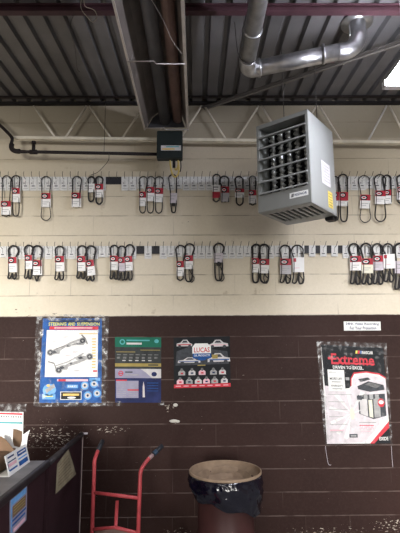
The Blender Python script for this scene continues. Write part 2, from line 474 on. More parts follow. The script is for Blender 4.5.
# ------------------------------------------------------------------ black gas pipe
YP = D - 0.25
gp = thing('gas_pipe', at(12, 150, Y=YP), 'black iron pipe with an elbow and a tee running to the tube heater control box', 'pipe')
r = 0.016
MB().tube(smooth_path([at(-14, 112, Y=YP), at(6, 131, Y=YP), at(12, 138, Y=YP), at(11.5, 143, Y=YP), at(11.6, 148, Y=YP), at(15, 151, Y=YP), at(22, 151.7, Y=YP)], 4) + [at(157, 154.2, Y=YP)], r, 'black_pipe', 10).build('pipe_run', gp)
e = MB(); e.tube(smooth_path([at(11.7, 144, Y=YP), at(11.8, 148.5, Y=YP), at(15, 151, Y=YP), at(20, 151.4, Y=YP)], 4), 0.024, 'black_pipe', 12); e.build('elbow', gp)
e = MB(); e.tube([at(30, 152, Y=YP), at(37, 152, Y=YP)], 0.023, 'black_pipe', 12); e.tube([at(33.5, 152, Y=YP), at(33.7, 143, Y=YP)], 0.017, 'black_pipe', 12); e.tube([at(33.7, 143.5, Y=YP), at(33.7, 141.5, Y=YP)], 0.023, 'black_pipe', 8); e.build('tee', gp)
hg = MB(); w = at(104, 153, Y=YP); hg.tube([w, Vector((w.x, w.y, zc(w.y)))], 0.0025, 'hook_dark', 6); hg.build('hanger_rod', gp)

# ------------------------------------------------------------------ infrared tube heater
HZ = at(165, 130, Y=4.05).z
Y0, Y1 = 1.2, 4.02
def xat(px, py, z): return at(px, py, Z=z)
xl = at(145, 128, Y=Y1).x - 0.005; xr = at(188, 136, Y=Y1).x
th = thing('tube_heater', ((xl + xr) / 2, Y1, HZ), 'long grey radiant tube heater trough hanging lengthwise beneath the roof', 'heater')
rf = MB()
# trough section (x, z): sheet folded as an inverted U, open below
sec = [(xl, HZ - 0.01), (xl + 0.012, HZ + 0.0), (xl + 0.075, HZ + 0.115), (xl + 0.14, HZ + 0.17), (xr - 0.13, HZ + 0.17), (xr - 0.05, HZ + 0.115), (xr - 0.012, HZ + 0.0), (xr, HZ - 0.01)]
o2 = [(xl - 0.004, HZ - 0.014), (xl + 0.0, HZ + 0.006), (xl + 0.066, HZ + 0.122), (xl + 0.137, HZ + 0.178), (xr - 0.127, HZ + 0.178), (xr - 0.041, HZ + 0.122), (xr, HZ + 0.006), (xr + 0.004, HZ - 0.014)]
ring = sec + o2[::-1]; n = len(ring)
vs = [(x, Y0, z) for x, z in ring] + [(x, Y1, z) for x, z in ring]
rf.add(vs, [(i, (i + 1) % n, n + (i + 1) % n, n + i) for i in range(n)], 'reflector')
for k in range(len(sec) - 1):
    for yy in (0, n):
        rf.add([vs[yy + k], vs[yy + k + 1], vs[yy + n - 2 - k], vs[yy + n - 1 - k]], [(0, 1, 2, 3)], 'reflector')
rf.build('reflector', th)
MB().box((xr - 0.012, Y0, HZ - 0.020), (xr + 0.010, Y1 + 0.02, HZ + 0.004), 'reflector_edge').build('edge_trim', th)
MB().box((xl - 0.005, Y0, HZ - 0.016), (xl + 0.010, Y1, HZ - 0.002), 'reflector_edge').build('edge_trim', th)
MB().tube([(xl + 0.20, Y0, HZ + 0.075), (xl + 0.20, Y1 - 0.02, HZ + 0.075)], 0.052, 'tube_dark', 20).build('burner_tube', th)
MB().tube([(xr - 0.10, Y0, HZ + 0.085), (xr - 0.10, Y1 - 0.02, HZ + 0.085)], 0.045, 'rusty', 20).build('return_tube', th)
MB().slab([(xl + 0.03, Y1 - 0.008, HZ + 0.01), (xr - 0.03, Y1 - 0.008, HZ + 0.01), (xr - 0.06, Y1 - 0.008, HZ + 0.10), (xr - 0.14, Y1 - 0.008, HZ + 0.165), (xl + 0.145, Y1 - 0.008, HZ + 0.165), (xl + 0.08, Y1 - 0.008, HZ + 0.11)], (0, 0.006, 0), 'tube_dark').build('end_cap', th)
for yy in (2.95, 3.98):
    cl = MB()
    cl.tube([(xl, yy, HZ - 0.016), (xl + 0.19, yy + 0.002, HZ - 0.012), (xl + 0.21, yy + 0.03, HZ - 0.016), (xr + 0.005, yy + 0.02, HZ - 0.022)], 0.005, 'steel_wire', 6)
    cl.build('clamp_wire', th)
    for xx in (xl + 0.03, xr - 0.02):
        MB().tube([(xx, yy, HZ), (xx + (0.02 if xx < xl + .1 else -0.02), yy, zc(yy) + 0.002)], 0.003, 'steel_wire', 6).build('hanger_rod', th)
# control box at its end
BX0 = at(156.5, 160, Y=4.04); BX1 = at(182.5, 144, Y=4.04)
cb = MB().box((BX0.x, 4.04, BX0.z + 0.02), (BX1.x, 4.12, HZ - 0.01), 'ctrl_box', bev=0.006)
cbo = cb.build('control_box', th)
l0 = at(161, 145.5, Y=4.04); l1 = at(181, 150.5, Y=4.04)
lb = MB().box((l0.x, 4.0385, l1.z), (l1.x, 4.04, l0.z), 'paper_grey')
lb.box((l0.x + 0.01, 4.0375, l1.z + 0.008), (l1.x - 0.06, 4.0385, l1.z + 0.022), 'pamber').box((l0.x + 0.05, 4.0375, l0.z - 0.018), (l1.x - 0.02, 4.0385, l0.z - 0.008), 'pteal')
tag(lb.build('warning_label', cbo), 'white warning label')
for i, pts in enumerate(([(170, 158), (170.5, 166), (172, 173), (175, 177), (178.5, 173), (178.5, 164), (177.5, 158)], [(173, 159), (174, 165), (176, 170), (178, 166), (179, 159)])):
    MB().tube(smooth_path([at(px, py, Y=4.10 + 0.03 * i) for px, py in pts], 5), 0.0085, 'yellow_hose', 8).build('gas_hose', th)
MB().tube(smooth_path([at(180.5, 159, Y=4.12), at(181, 167, Y=4.14), at(180, 172, Y=4.16)], 5), 0.005, 'black', 8).build('power_cord', th)
tag(MB().box(at(172.5, 159, Y=4.09), at(175.5, 168, Y=4.11), 'black').build('gas_valve', th), 'small black gas valve')

# ------------------------------------------------------------------ round steel duct (flue)
def az(px, py, Y): return at(px, py, Y=Y)
e0 = az(246.5, 66, 3.22)
st0 = Vector((e0.x, 1.3, e0.z))
e1 = az(341, 51.5, 3.10)
fl = thing('flue_duct', e0, 'shiny round galvanised flue duct with elbows under the roof above the unit heater', 'duct')
RD = 0.062
MB().tube([st0, e0 + Vector((0, -0.06, 0))], RD, 'galv', 24).build('duct_pipe', fl)
MB().tube(smooth_path([e0 + Vector((0, -0.10, 0)), e0 + Vector((0.004, -0.03, -0.004)), e0 + Vector((0.035, 0.03, -0.002)), e0 + Vector((0.10, 0.035, 0.004))], 5), RD + 0.004, 'galv', 24).build('elbow', fl)
dd = (e1 - e0).normalized()
MB().tube([e0 + Vector((0.07, 0.035, 0.0)), e1], RD + 0.001, 'galv', 24).build('duct_pipe', fl)
MB().tube([e0 + Vector((0.095, 0.03, 0.002)), e0 + Vector((0.110, 0.03, 0.004))], RD + 0.012, 'galv', 24).build('seam_band', fl)
MB().tube([e1 - dd * 0.14, e1 - dd * 0.125], RD + 0.013, 'galv', 24).build('seam_band', fl)
top = Vector((e1.x + 0.13, e1.y - 0.02, zc(e1.y) + 0.03))
MB().tube(smooth_path([e1 - dd * 0.02, e1 + dd * 0.05, e1 + Vector((0.105, -0.01, 0.045)), e1 + Vector((0.13, -0.02, 0.10))], 5) + [top], RD + 0.002, 'galv', 24).build('elbow', fl)
MB().tube([top - Vector((0, 0, 0.050)), top - Vector((0, 0, 0.036))], 0.12, 'galv', 24).build('roof_collar', fl)
MB().tube([st0 + Vector((0, 1.50, 0)), st0 + Vector((0, 1.512, 0))], RD + 0.006, 'galv', 24).build('seam_band', fl)
yy = e0.y - 0.13
MB().tube(smooth_path([(e0.x - 0.10, yy, zc(yy) + 0.003), (e0.x - 0.08, yy, e0.z + 0.03), (e0.x - 0.03, yy, e0.z - 0.055), (e0.x + 0.03, yy, e0.z - 0.055), (e0.x + 0.066, yy, e0.z), (e0.x + 0.06, yy, zc(yy) + 0.003)], 4), 0.003, 'hook_dark', 6).build('hanger_wire', fl)

# ------------------------------------------------------------------ fluorescent strip light at the right
lp = at(388.5, 86, Y=2.75)
fx = thing('strip_light', lp, 'glowing white fluorescent strip light under the roof at the right edge', 'light')
zl = lp.z + 0.02
MB().box((lp.x + 0.030, 1.0, zl + 0.02), (lp.x + 0.070, 2.81, zl + 0.075), 'fixture', bev=0.008).build('housing', fx)
for dx in (0.0, 0.10):
    MB().tube([(lp.x + dx, 1.05, zl + 0.006), (lp.x + dx, 2.75, zl + 0.006)], 0.019, 'lamp_tube', 12).build('lamp_tube', fx)
for yy in (1.025, 2.775):
    MB().box((lp.x - 0.022, yy - 0.025, zl - 0.018), (lp.x + 0.122, yy + 0.025, zl + 0.03), 'fixture').build('lamp_holder', fx)
for yy in (1.2, 2.6):
    MB().tube([(lp.x + 0.05, yy, zl + 0.09), (lp.x + 0.05, yy, zc(yy) + 0.002)], 0.004, 'steel_wire', 6).build('hanger_rod', fx)

# ------------------------------------------------------------------ gas unit heater
mt = at(307.4, 109.3, Y=3.0); mbm = at(311.0, 202.0, Y=3.0); ltp = at(256.5, 126.5, Y=3.27)
zt_, zb_ = mt.z, mbm.z
front = Vector((mt.x - ltp.x, mt.y - ltp.y, 0)); WF = front.length
ang = math.atan2(front.y, front.x)
HH = zt_ - zb_; DP = 0.46
uh = thing('unit_heater', (ltp.x, ltp.y, zb_), 'grey boxy unit heater with louvred front hanging from the roof', 'heater', rz=ang)
# local: x across the front (0..WF), y into depth (0..DP), z 0..HH
t_ = 0.012
cs = MB()
cs.box((0, 0.010, 0), (t_, DP, HH), 'heater_paint').box((WF - t_, 0.010, 0), (WF, DP, HH), 'heater_paint')
cs.box((t_, 0.010, HH - t_), (WF - t_, DP, HH), 'heater_paint').box((t_, DP - t_, 0), (WF - t_, DP, HH - t_), 'heater_paint')
cs.build('casing', uh, True)
op0, op1 = 0.185 * HH, 0.955 * HH      # opening height range
fr = MB()
fw = 0.020
fr.box((0, -0.006, op0), (fw, 0.010, HH), 'heater_front_shaded').box((WF - fw, -0.006, op0), (WF, 0.010, HH), 'heater_front_shaded').box((fw, -0.006, op1), (WF - fw, 0.010, HH), 'heater_front_shaded')
fr.box((fw, 0.010, op0), (fw + 0.004, 0.05, op1), 'heater_front_shaded').box((WF - fw - 0.004, 0.010, op0), (WF - fw, 0.05, op1), 'heater_front_shaded')
fr.build('front_frame', uh, True)
MB().box((0, -0.008, 0), (WF, 0.010, op0), 'heater_front_shaded').build('lower_panel', uh, True)
MB().box((t_, 0.16, t_), (WF - t_, 0.17, HH - t_), 'heater_dark').build('inner_baffle', uh, True)
for i in range(6):
    z = op0 + 0.008 + (op1 - op0) * 0.835 * i / 5
    lv = MB()
    vs = [(fw, -0.018, z), (WF - fw, -0.018, z), (WF - fw, 0.055, z - 0.012 + 0.035), (fw, 0.055, z - 0.012 + 0.035)]
    lv.slab(vs, (0, 0, 0.006), 'heater_front_shaded')
    lv.box((fw, -0.022, z - 0.003), (WF - fw, -0.016, z + 0.007), 'heater_louver')
    lv.build('louver', uh, True)
for i in range(5):
    x = 0.085 + (WF - 0.15) * i / 4
    tb = MB()
    path = []
    for q in range(41):
        z = 0.14 + (HH - 0.20) * q / 40
        path.append((x + 0.007 * math.sin(q * 2.2), 0.10 + 0.012 * math.cos(q * 2.2), z))
    tb.tube(path, [0.013 if q % 3 else 0.022 for q in range(41)], 'heater_tube', 8)
    tb.build('exchanger_tube', uh, True)
bt = MB()
bt.box((0, 0, -0.002), (WF, 0.07, 0.010), 'heater_paint').box((0, DP - 0.12, -0.002), (WF, DP, 0.010), 'heater_paint')
ns = 8
for i in range(ns + 1):
    x0 = 0.028 + (WF - 0.056) * i / ns
    bt.box((x0 - 0.009 if i else 0, 0.07, -0.002), (x0 + 0.009 if i < ns else WF, DP - 0.12, 0.010), 'heater_paint')
bt.build('slotted_base', uh, True)
MB().box((t_, 0.03, 0.03), (WF - t_, 0.15, 0.035), 'heater_dark').box((t_, 0.0101, 0.012), (t_ + 0.003, 0.40, 0.1), 'heater_dark').build('drip_tray', uh, True)
nm = MB(); nm.box((WF - 0.165, -0.0095, 0.055), (WF - 0.02, -0.008, 0.095), 'paper')
nm.text('REZNOR', lambda u, v: Vector((WF - 0.125 + 0.095 * u, -0.0102, 0.085 - 0.018 * v)), 'text_blue')
nm.slab([(WF - 0.155, -0.0102, 0.062), (WF - 0.135, -0.0102, 0.062), (WF - 0.128, -0.0102, 0.088), (WF - 0.148, -0.0102, 0.088)], (0, 0.0005, 0), 'pgrey')
tag(nm.build('name_plate', uh, True), 'white name plate')
sk = MB().box((WF, 0.20, 0.20), (WF + 0.0015, 0.36, 0.38), 'paper_grey')
for k in range(6): sk.box((WF + 0.0015, 0.22, 0.23 + k * 0.024), (WF + 0.002, 0.34, 0.234 + k * 0.024), 'pgrey_l')
tag(sk.build('rating_label', uh, True), 'pale rating label')
sk = MB().box((WF, 0.30, 0.035), (WF + 0.0015, 0.385, 0.165), 'yellow')
for k in range(5): sk.box((WF + 0.0015, 0.31, 0.055 + k * 0.022), (WF + 0.002, 0.375, 0.058 + k * 0.022), 'pgrey_d')
tag(sk.build('warning_label', uh, True), 'yellow warning label')
mt2 = MB(); mt2.ball((WF - 0.05, DP + 0.02, -0.005), 0.045, 'black', sc=(1, 1, 0.6)); mt2.box((WF - 0.09, DP - 0.03, -0.03), (WF - 0.02, DP + 0.05, 0.0), 'black', bev=0.006)
mt2.build('gas_valve', uh, True)
for (x, y) in ((WF * 0.42, 0.12), (WF - 0.08, DP - 0.10)):
    MB().tube([(x, y, HH - 0.004), (x, y, zc(3.2) - zb_ + 0.012)], 0.003, 'hook_dark', 6).build('hanger_rod', uh, True)

# ------------------------------------------------------------------ belt rails
ROWS = {1: dict(yt=175.6, yb=190.5, name='upper', rb0=177.6, rb1=184.6, slope=-0.0012),
        2: dict(yt=245.2, yb=259.0, name='lower', rb0=246.8, rb1=254.4, slope=-0.0030)}
# belts: row, cx, half width, top, bottom, card(x0,x1,y0,y1), thick px, kind, style, label
B = [
 (1, 6.6, 4.5, 175.6, 216.8, (1.0, 10.8, 201, 214.6), 1.0, 's', 'rw', 'thin black belt leftmost on the upper rail, its tag hanging low'),
 (1, 16.0, 4.0, 175.4, 216.2, (12, 19.8, 188, 202), 1.3, 's', 'rw', 'black belt second from the left on the upper rail, tag held higher'),
 (1, 46.0, 5.0, 176.2, 220.6, (41.2, 50.6, 193, 207), 0.9, 'w', 'rw', 'long thin belt hanging alone on the upper rail, round lobe below its tag'),
 (1, 77.0, 4.5, 176.2, 205.0, (71.5, 80.8, 192.6, 206.8), 1.3, 'n', 'rw', 'short belt ending at its low tag on the upper rail, above the suspension poster'),
 (1, 91.3, 3.3, 176.6, 201.6, (87.8, 94.6, 183.6, 192), 1.7, 's', 'w', 'short thick belt with plain white tag just left of the bare black upper rail'),
 (1, 99.3, 3.6, 176.4, 204.2, (95.2, 103.2, 184, 197.2), 1.7, 's', 'rw', 'short belt with red topped tag touching the left end of the bare upper rail'),
 (1, 143.4, 4.2, 176.4, 213.0, (139.2, 146.0, 191.6, 206), 1.1, 's', 'rw', 'lowest tagged of the three close belts left of the tube heater hoses'),
 (1, 151.0, 4.0, 176.4, 213.0, (146.6, 154.2, 187.0, 201), 1.1, 's', 'rw', 'middle one of the three close belts left of the tube heater hoses'),
 (1, 159.2, 4.2, 176.4, 213.2, (154.6, 163.0, 188, 202), 1.1, 's', 'rw', 'right one of the three close belts left of the tube heater hoses'),
 (1, 172.7, 4.1, 174.4, 212.6, (170.0, 177.0, 193, 203), 1.4, 't', 'lilac', 'narrow belt with a pale lilac tag and dark twisted end below the yellow heater hoses'),
 (1, 216.6, 3.6, 174.2, 201.8, (212.4, 220.0, 185, 198), 1.4, 's', 'wr', 'short belt with white over red tag, leftmost of the group beside the unit heater'),
 (1, 224.2, 4.6, 176.0, 201.5, (221.2, 229.2, 186.5, 201.4), 1.7, 's', 'rg', 'thick short belt with red over grey tag, second of the group beside the unit heater'),
 (1, 238.9, 4.0, 176.2, 205.2, (235.2, 244.2, 188.6, 197.4), 1.5, 's', 'rw', 'short belt with a small tag, third of the group beside the unit heater'),
 (1, 252.6, 3.4, 176.0, 205.0, (248.8, 256.4, 190, 203), 1.4, 's', 'rw', 'upper rail belt half hidden behind the left edge of the unit heater'),
 (1, 335.2, 3.4, 176.4, 220.2, (332.4, 339.4, 192, 205.5), 1.2, 's', 'rr', 'upper rail belt partly hidden by the right side of the unit heater'),
 (1, 343.0, 4.6, 174.2, 221.6, (339.6, 348.2, 192, 206), 1.5, 's', 'rr', 'long thick belt with mostly red tag just right of the unit heater'),
 (1, 364.2, 5.6, 175.2, 222.6, (360.2, 370.4, 194.6, 208.4), 0.9, 'w', 'rw', 'long thin belt hanging alone between two pairs to the right of the unit heater'),
 (1, 380.0, 5.8, 174.4, 221.6, (375.2, 385.6, 190.6, 204), 1.3, 'w', 'rw', 'long wide belt, largest loop at the right of the upper rail'),
 (1, 387.0, 4.2, 175.0, 203.0, (384.4, 391.8, 189.6, 203.6), 1.5, 'n', 'rw', 'short thick belt overlapping the wide loop at the right of the upper rail'),
 (1, 401.0, 4.2, 175.0, 204.0, (397.4, 405.4, 187, 199.5), 1.6, 's', 'rw', 'upper rail belt cut by the right edge of the picture'),
 (2, 13.4, 5.0, 245.6, 279.0, (8.2, 16.6, 257, 272.2), 1.7, 'd', 'rw', 'thick belt leftmost on the lower rail'),
 (2, 28.8, 4.4, 245.2, 278.8, (24.8, 32.0, 255, 269), 1.6, 'd', 'rw', 'lower rail belt with higher tag, left of the overlapping pair near the left'),
 (2, 37.3, 5.0, 245.6, 281.2, (32.2, 41.6, 260, 275), 1.6, 'n', 'rw', 'lower rail belt with low tag, right of the overlapping pair near the left'),
 (2, 59.6, 4.4, 246.2, 280.0, (55.0, 64.0, 256, 271.2), 1.5, 'd', 'rw', 'belt hanging alone on the lower rail beside a short bare black stretch'),
 (2, 82.0, 4.6, 245.6, 278.6, (77.0, 85.4, 256, 271), 1.7, 'd', 'rw', 'lower rail belt, left of the pair above the top right of the suspension poster'),
 (2, 91.0, 4.8, 245.8, 280.8, (86.4, 94.4, 260, 275.4), 1.8, 'd', 'tilt', 'lower rail belt with slanting tag, right of the pair above the suspension poster corner'),
 (2, 114.2, 4.0, 245.2, 279.2, (110, 118.2, 255.6, 270), 1.5, 'd', 'rw', 'lower rail belt, left one of the tight trio above the green poster'),
 (2, 121.8, 3.8, 246.0, 280.2, (118.0, 124.8, 257, 271.2), 1.5, 'd', 'rl', 'lower rail belt, middle one of the tight trio above the green poster'),
 (2, 129.8, 4.5, 244.6, 280.2, (124.6, 132.4, 256, 270.4), 1.5, 'd', 'rw', 'lower rail belt, right one of the tight trio above the green poster'),
 (2, 180.6, 4.8, 245.2, 280.4, (176.6, 183.8, 261, 276), 1.4, 's', 'rw', 'lower rail belt with the lower tag of the pair above the black race car poster'),
 (2, 189.6, 4.6, 243.6, 281.6, (184.4, 193.0, 255.4, 269), 1.5, 'x', 'rw', 'lower rail belt with the higher tag of the pair above the black race car poster'),
 (2, 219.0, 4.9, 243.2, 280.6, (214.2, 223.0, 253, 262.4), 1.6, 'x', 'lilac', 'belt hanging alone with a grey lilac tag on the lower rail, beside the unit heater'),
 (2, 256.2, 3.9, 244.2, 282.6, (252, 259.2, 258, 272.4), 1.8, 's', 'rw', 'thick narrow belt below the unit heater, left of its pair'),
 (2, 264.2, 4.8, 244.2, 282.8, (259.6, 269.2, 259, 273.2), 1.8, 's', 'rw', 'thick belt below the unit heater, right of its pair'),
 (2, 285.2, 5.2, 245.0, 283.0, (280.2, 291.2, 258.6, 274), 1.4, 'd', 'rg', 'lower rail belt with red and grey tag left of a very white tagged belt'),
 (2, 297.4, 5.8, 245.0, 283.6, (292.8, 304.2, 257.4, 272), 1.4, 'd', 'white', 'lower rail belt with an almost all white tag below the right of the unit heater'),
 (2, 354.0, 5.0, 243.6, 284.0, (350.2, 361.4, 256, 270.4), 1.8, 'd', 'rw', 'first thick belt of the crowded cluster right of the widely spaced labels'),
 (2, 366.0, 5.2, 243.2, 284.2, (362.0, 373.0, 258.4, 273.2), 1.8, 'd', 'cream', 'belt with the yellowish cream tag in the cluster at the right of the lower rail'),
 (2, 377.4, 5.0, 243.6, 284.0, (373.6, 383.4, 255.6, 270.2), 1.7, 'd', 'rl', 'belt between the cream tagged and plain white tagged belts of the lower rail'),
 (2, 388.0, 4.8, 243.6, 281.8, (383.6, 395.0, 254, 268.4), 1.7, 'd', 'white', 'belt with a plain white tag in the cluster at the right of the lower rail'),
 (2, 400.0, 5.6, 243.2, 289.4, (395.2, 405.4, 261, 273.4), 2.0, 'd', 'lilac', 'thickest and lowest hanging belt at the right end of the lower rail'),
]
WALLF = D
for row, rd in ROWS.items():
    def sl(px): return rd['slope'] * px
    p = [at(px, py + sl(px), Y=WALLF) for px, py in ((-30, rd['rb0']), (430, rd['rb0']), (430, rd['rb1']), (-30, rd['rb1']))]
    rail = MB().slab([q - Vector((0, 0.0005, 0)) for q in p], (0, -0.018, 0), 'rail_black')
    # thin wire running under the labels
    ra = rail.build('belt_rail')
    tag(ra, 'long black wall rail full of hooks and labels, the %s one of the two' % rd['name'], 'rail')
    xs = []
    x = -5.0
    while x < 406:
        xs.append(x); x += (11.2 if (row == 2 and 296 < x < 345) else 7.65)
    gaps = {1: [(104, 125)], 2: [(64, 71), (66, 71), (135.5, 141), (155, 162)]}[row]
    for x in xs:
        base = at(x, rd['yt'] + 3.0 + sl(x), Y=WALLF - 0.021)
        hk = MB().tube(smooth_path([base + Vector((0, 0.004, -0.005)), base + Vector((0, -0.02, -0.004)), base + Vector((0.002, -0.05, 0.004)), base + Vector((0.005, -0.070, 0.026)), base + Vector((0.009, -0.078, 0.046))], 3), 0.0026, 'hook_dark', 6).build('hook', ra)
        if any(a <= x <= b for a, b in gaps): continue
        w = 3.25 if (row == 2 and x > 292) else 3.62
        p = [at(px, py + sl(x), Y=WALLF - 0.0195) for px, py in ((x - w, rd['yt'] + 1.2), (x + w, rd['yt'] + 1.2), (x + w, rd['yb'] - 1.4), (x - w, rd['yb'] - 1.4))]
        pl = MB().slab(p, (0, -0.0015, 0), 'label')
        def r4(x0, y0, x1, y1, k, yo=0.0212):
            pl.slab([at(a_, b_ + sl(x), Y=WALLF - yo) for a_, b_ in ((x0, y0), (x1, y0), (x1, y1), (x0, y1))], (0, -0.0003, 0), k)
        yb = rd['yb'] - 1.4
        r4(x - 1.6, yb - 3.6, x + 1.4, yb - 2.6, 'label_text'); r4(x - 2.4, yb - 0.6, x + 2.6, yb - 0.2, 'label_line')
        if row == 1: r4(x - 2.2, yb - 6.6, x - 0.9, yb - 5.0, 'label_line')
        r4(x - 0.4, yb - 8.4, x + 0.2, yb - 4.4, 'label_line')
        pl.build('price_label', hk)
        if random.random() < 0.75:      # curled lower strip of a second label
            p = [at(px, py + sl(x), Y=WALLF - 0.0165) for px, py in ((x - w, yb - .3), (x + w, yb - .3), (x + w, yb + 1.6), (x - w, yb + 1.6))]
            MB().slab(p, (0, -0.001, 0), 'label').build('price_strip', hk)

def belt(i, spec):
    row, cx, hw, yt, yb, (c0, c1, cy0, cy1), th_, kind, style, lab = spec
    Yb = WALLF - 0.045 - (0.017 if i % 2 else 0.0)
    rad = th_ * 0.5 * 0.0094 * 1.12
    cc = (c0 + c1) / 2; cw = (c1 - c0) / 2
    def P(px, py, dy=0.0): return at(px, py, Y=Yb + dy)
    hn = min(hw, cw) * 0.82
    pts = []
    # upper arch from the tag up, over and down
    for a in (200, 170, 140, 110, 90, 70, 40, 10, -20):
        pts.append((cx + hw * math.cos(R(a)), yt + hw * 1.05 - hw * 1.0 * math.sin(R(a))))
    mid = (cy0 + cy1) / 2
    right = [(cc + hn, cy0 + 1), (cc + hn, cy1 - 1)]
    left = [(cc - hn, cy1 - 1), (cc - hn, cy0 + 1)]
    if kind == 'n':
        low = [(cc + hn * 0.5, cy1 - 0.5 if yb < cy1 else cy1 + 1), (cc, cy1 - 0.3 if yb < cy1 else yb - 0.2), (cc - hn * 0.5, cy1 - 0.5 if yb < cy1 else cy1 + 1)]
    elif kind in ('s', 't', 'x'):
        l = hn * (1.0 if kind != 't' else 0.75)
        low = [(cc + l, (cy1 + yb) / 2), (cc + l * 0.75, yb - l * 0.45), (cc, yb), (cc - l * 0.75, yb - l * 0.45), (cc - l, (cy1 + yb) / 2)]
    elif kind == 'w':
        l = hn * 1.25
        low = [(cc + l, (cy1 * 0.4 + yb * 0.6)), (cc + l * 0.75, yb - l * 0.4), (cc, yb), (cc - l * 0.75, yb - l * 0.4), (cc - l, (cy1 * 0.4 + yb * 0.6))]
    else:   # 'd': doubled belt, two small lobes below the tag
        q = hn * 1.15
        low = [(cc + q, cy1 + (yb - cy1) * 0.5), (cc + q * 0.85, yb - 1.2), (cc + q * 0.5, yb), (cc + q * 0.12, yb - 1.5), (cc + 0.1, cy1 + 1.5),
               (cc - q * 0.35, yb - 2.2), (cc - q * 0.75, yb - 0.4), (cc - q * 1.1, yb - 1.6), (cc - q * 0.95, cy1 + (yb - cy1) * 0.45)]
    loop = pts + right + low + left
    # slightly twisted out of plane so crossing runs do not merge
    n_ = len(loop)
    path = smooth_path([P(a, b, 0.004 * math.sin(3 * 2 * PI * k / n_)) for k, (a, b) in enumerate(loop)], 4, True)
    m_ = MB().tube(path, rad, 'rubber', 7, True)
    org = P(cx, yt)
    ob = m_.build('drive_belt', origin=org)
    tag(ob, lab, 'belt', 'packaged drive belts on the %s rail' % ROWS[row]['name'])
    if kind == 'x' or (kind == 's' and i % 3 == 0 and row == 2) or (kind == 'd' and cx > 275):   # a second thin turn of the same belt
        off = 3.6 if kind == 'x' else 2.4
        ex = smooth_path([P(cc + 0.5, cy1 - 1, 0.008), P(cc + off * 0.6, cy1 + (yb - cy1) * 0.3, 0.008), P(cc + off + 1.8, yb - 4, 0.008), P(cc + off + 0.8, yb - 0.6, 0.008), P(cc + off - 1.2, yb + 0.4, 0.008), P(cc + off - 3, yb - 4, 0.008), P(cc + 0.2, cy1, 0.008)], 4)
        MB().tube(ex, rad * 0.62, 'rubber', 6).build('inner_turn', ob)
    if kind == 't':
        MB().tube([P(cc, cy1 - 0.5), P(cc, cy1 + 3)], [0.020, 0.016], 'rubber', 8, flat=0.45).build('twisted_end', ob)
    if style == 'lilac' and row == 2 and cx < 300:
        MB().tube([P(cc, cy1 - 0.5), P(cc, cy1 + 3.4)], [0.028, 0.022], 'rubber', 10, flat=0.45).build('twisted_end', ob)
    # the printed sleeve
    tilt = {'tilt': -0.14}.get(style, random.uniform(-0.03, 0.03))
    hh = (cy1 - cy0) / 2
    def q(u, v, d):
        a, b = (u - 0.5) * 2 * cw, (v - 0.5) * 2 * hh
        return P(cc + a * math.cos(tilt) - b * math.sin(tilt), mid + b * math.cos(tilt) + a * math.sin(tilt), -rad - 0.002 + d)
    cd = MB()
    wm = {'lilac': 'card_lilac', 'cream': 'card_cream', 'rg': 'card_grey', 'rl': 'card_lilac'}.get(style, 'card_white')
    def rect(u0, v0, u1, v1, k, lift=0.0004, th=0.0002):
        cd.slab([q(u0, v0, -lift), q(u1, v0, -lift), q(u1, v1, -lift), q(u0, v1, -lift)], (0, -th, 0), k)
    dth = 2 * rad + 0.004
    cd.slab([q(0, 0, 0), q(1, 0, 0), q(1, 1, 0), q(0, 1, 0)], (0, dth, 0), wm)
    if style in ('rw', 'rg', 'rl', 'cream', 'tilt', 'rr'):
        rs = 0.42 if style != 'rr' else 0.62
        rect(0, 0, 1, rs, 'red')
    if style == 'wr': rect(0, 0.52, 1, 1, 'red'); rect(0.1, 0.12, 0.8, 0.2, 'label_text'); rect(0.1, 0.3, 0.7, 0.38, 'pgrey_l')
    if style in ('rw', 'rg', 'rl', 'cream', 'tilt', 'rr'):
        def ov(ru, rv, k, lift):
            c0_ = (0.36, 0.22)
            cd.slab([q(c0_[0] + ru * math.cos(2 * PI * t / 14), c0_[1] + rv * math.sin(2 * PI * t / 14), -lift) for t in range(14)], (0, -0.0002, 0), k)
        ov(0.36, 0.19, 'pblack', 0.0008); ov(0.24, 0.10, 'card_white', 0.0012); ov(0.17, 0.05, 'pred', 0.0016)
        rect(0.15, 0.62, 0.8, 0.66, 'pgrey_l'); rect(0.15, 0.76, 0.6, 0.8, 'pgrey_l')
    if style == 'white': rect(0.05, 0.05, 0.3, 0.3, 'red'); rect(0.15, 0.7, 0.6, 0.74, 'pink')
    if style in ('w', 'lilac'): rect(0.15, 0.25, 0.8, 0.33, 'pgrey_l'); rect(0.15, 0.55, 0.6, 0.63, 'pgrey_l')
    cd.build('tag_sleeve', ob)
for i, s in enumerate(B): belt(i, s)

